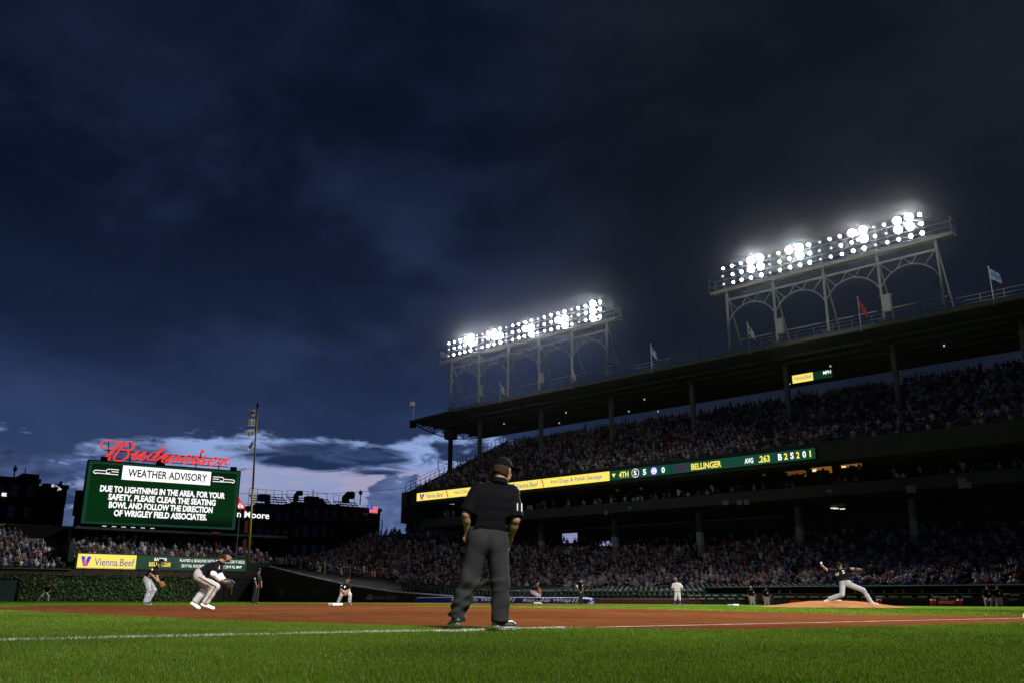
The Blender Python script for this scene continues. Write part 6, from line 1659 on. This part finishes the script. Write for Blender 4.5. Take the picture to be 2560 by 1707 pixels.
m.add(vs, [(i*nn+k, i*nn+(k+1) % nn, (i+1)*nn+(k+1) % nn, (i+1)*nn+k) for i in range(6) for k in range(nn)]); tag(link('baseball', m.mesh('baseball'), pmat('white ball leather', (.75, .74, .70), .6), smooth=True), 'white baseball gripped in the pitchers raised hand', 'ball')
# first baseman, crouched before the tarp
q = tracer(470, 915, .0024)
figure('crouching first baseman in black jersey with pale glove before the blue tarp', ground_at(1340, 56), dict(
    head=q(508, 392, -.03), neck=q(478, 455), shR=q(415, 505, -.15), shL=q(520, 490, .15), elR=q(395, 585, -.2), wrR=q(475, 605, -.2), haR=q(530, 610, -.16), elL=q(545, 585, .12), wrL=q(565, 600, 0), haL=q(570, 600, 0),
    pelvis=q(375, 605), hipR=q(375, 630, -.1), hipL=q(395, 625, .1), knR=q(500, 700, -.18), anR=q(440, 870, -.14), toeR=q(505, 913, -.12), knL=q(560, 705, .18), anL=q(545, 870, .14), toeL=q(615, 913, .14)),
    h=.03, fwd=(.9, -.4, -.1), size=1.05, glove=(q(560, 590, -.12), GLOVE_T), sock=CAP_K, shoe=WHITE_S, sole=WHITE_S)
# first-base umpire
q = tracer(1790, 908, .0027)
figure('umpire in black with clasped hands standing before the right end of the tarp', ground_at(1452, 68), dict(
    head=q(1792, 268, -.02), neck=q(1788, 315), shR=q(1718, 350), shL=q(1845, 350), elR=q(1700, 470, -.04), wrR=q(1765, 565, -.14), haR=q(1790, 605, -.15), elL=q(1858, 470, -.04), wrL=q(1822, 565, -.14), haL=q(1805, 605, -.15),
    pelvis=q(1788, 590), hipR=q(1765, 610), hipL=q(1812, 610), knR=q(1768, 750), anR=q(1766, 880), toeR=q(1755, 905, -.2), knL=q(1812, 750), anL=q(1814, 880), toeL=q(1822, 905, -.2)),
    h=.03, fwd=(.2, -.98, 0), size=1.03, shirt=UMP_SHIRT, trousers=UMP_PANT, sole=BLACK_S, loose=1.2, patch=[(q(1692, 420, -.08), .09), (q(1842, 405, -.1), .05)])
# base coach in white
q = tracer(422, 602, .0038)
figure('base coach in white uniform and blue socks with hands on hips', ground_at(1694, 64.5), dict(
    head=q(410, 160, -.02), neck=q(418, 205), shR=q(362, 235), shL=q(482, 235), elR=q(330, 315, .05), wrR=q(378, 365, -.06), haR=q(395, 375, -.1), elL=q(525, 310, .05), wrL=q(470, 365, -.06), haL=q(455, 375, -.1),
    pelvis=q(424, 385), hipR=q(398, 402), hipL=q(450, 402), knR=q(385, 480, -.02), anR=q(365, 585, 0), toeR=q(352, 600, -.2), knL=q(460, 480, -.02), anL=q(468, 585, 0), toeL=q(475, 600, -.2)),
    h=.03, fwd=(.1, -1, -.05), size=1.06, shirt=WHITE_J, trousers=WHITE_J, cap=CAP_B, sock=BLUE_S, shoe=BLUE_S, sole=BLUE_S, skin=SKIN_M2, loose=1.0)
# right fielder in front of the ivy
q = tracer(985, 1402, .0046)
figure('right fielder in black jersey leaning forward in front of the ivy', ground_at(110, 90), dict(
    head=q(1022, 1085, -.05), neck=q(1010, 1120, -.02), shR=q(960, 1145, -.05), shL=q(1050, 1140, -.05), elR=q(955, 1195, -.2), wrR=q(985, 1225, -.3), haR=q(995, 1240, -.32), elL=q(1070, 1190, -.2), wrL=q(1050, 1225, -.3), haL=q(1045, 1240, -.3),
    pelvis=q(985, 1225, .1), hipR=q(965, 1240, .08), hipL=q(1010, 1240, .08), knR=q(925, 1300, -.1), anR=q(870, 1382, 0), toeR=q(858, 1400, -.18), knL=q(1050, 1300, -.1), anL=q(1050, 1382, 0), toeL=q(1060, 1400, -.18)),
    h=.035, fwd=(.3, -.95, -.1), size=1.05, glove=(q(1060, 1235, -.32), GLOVE_K))
# staff and players by the dugout
def standing(px, dist, label, ht=1.85, lean=0.0, arm='rail', trousers=GREY_P, shirt=BLACK_J, capon=True, seat=False, z0=0.0, skin=SKIN_M, patch=True, grp=None):
    f_ = ht/1.85; Z = lambda x, z, d=0: (x*f_+lean*z, d, z*f_)
    base = dict(head=Z(.02, 1.70, -.03), neck=Z(0, 1.52), shR=Z(-.20, 1.44), shL=Z(.20, 1.44), pelvis=Z(0, .98), hipR=Z(-.09, .93), hipL=Z(.09, .93), knR=Z(-.11, .50, -.03), anR=Z(-.14, .09), toeR=Z(-.18, 0, -.18), knL=Z(.11, .50, -.03), anL=Z(.14, .09), toeL=Z(.18, 0, -.18))
    if arm == 'rail': base.update(elR=Z(-.33, 1.24, -.22), wrR=Z(-.12, 1.20, -.40), haR=Z(.0, 1.20, -.42), elL=Z(.33, 1.24, -.22), wrL=Z(.12, 1.20, -.40), haL=Z(.0, 1.20, -.42))
    elif arm == 'down': base.update(elR=Z(-.27, 1.15), wrR=Z(-.27, .90, -.05), haR=Z(-.26, .8, -.06), elL=Z(.27, 1.15), wrL=Z(.27, .90, -.05), haL=Z(.26, .8, -.06))
    else: base.update(elR=Z(-.27, 1.15, .05), wrR=Z(-.12, 1.02, -.16), haR=Z(0, 1.0, -.18), elL=Z(.30, 1.2, -.1), wrL=Z(.52, 1.24, -.25), haL=Z(.62, 1.25, -.28))
    if seat:
        base.update(pelvis=Z(0, .98), hipR=Z(-.1, .92), hipL=Z(.1, .92), knR=Z(-.16, .88, -.4), knL=Z(.16, .88, -.4), anR=Z(-.16, .46, -.38), anL=Z(.16, .46, -.38), toeR=Z(-.18, .37, -.55), toeL=Z(.18, .37, -.55))
    p = ground_at(px, dist); figure(label, (p[0], p[1], p[2]+z0), base, h=.034, fwd=(.15, -.98, -.05), size=1.02*f_, trousers=trousers, shirt=shirt, cap_on=capon, skin=skin, patch=[((.10, -.125, 1.30*f_), .05)] if patch else None, group=grp, belt=False)
def dwall(px, t): s = S(px, 1490, t)[0]; P = W(s, t, 0); return float(np.hypot(*(P[:2]-CAM[:2])))
standing(1882, dwall(1882, -.9), 'bareheaded staff member in black top and grey trousers left of the mound', 1.80, -.06, 'down', capon=False, z0=-.35)
standing(1917, dwall(1917, -.7), 'second man in black jersey and grey trousers left of the mound', 1.80, 0, 'down', z0=-.4)
standing(2471, dwall(2471, -.8), 'player in black jersey perched on the dugout rail end at the right', 1.80, 0, 'down', z0=-.45, seat=True)
standing(2497, dwall(2497, -.7), 'player at the far right stretching his arm along the rail', 1.82, 0, 'reach', z0=-.45)
g_ = 'players leaning on the dugout rail'
for px, lab in ((1950, 'player leaning on the dugout rail beyond the left slope of the mound'), (1977, 'second player leaning on the dugout rail beyond the mound'), (2139, 'player at the dugout rail framed between the pitchers legs'), (2180, 'player at the dugout rail right of the pitchers knee'),
                (2212, 'player at the dugout rail just right of the pitchers front foot'), (2241, 'left one of the two close players leaning on the dugout rail'), (2261, 'right one of the two close players leaning on the dugout rail'), (2308, 'player alone at the dugout rail above the left red cooler'),
                (2392, 'player with folded arms at the dugout rail above the lettered drinks table'), (2426, 'rightmost player leaning on the long dugout rail')):
    standing(px, dwall(px, .42), lab, 1.82, 0, 'rail', z0=-.62, grp=g_, trousers=GREY_P)

settle_texts()

# ================================================================== humid air, shaped to imitate lens bloom round the lamps
def haze(density=.000026, aniso=.9925):
    m = MB(); m.box((-70, -120, -1.2), (200, 150, 48)); o = link('haze', m.mesh('haze'), None)
    mt = bpy.data.materials.new('humid air'); mt.use_nodes = True; nt = mt.node_tree; nt.nodes.clear()
    v = nt.nodes.new('ShaderNodeVolumePrincipled'); v.inputs['Color'].default_value = (.85, .9, 1, 1); v.inputs['Density'].default_value = density; v.inputs['Anisotropy'].default_value = aniso
    out = nt.nodes.new('ShaderNodeOutputMaterial'); nt.links.new(v.outputs[0], out.inputs['Volume']); o.data.materials.append(mt)
    tag(o, 'thin humid night air shaped to imitate lens bloom round the floodlights', 'haze', kind='stuff')
haze()
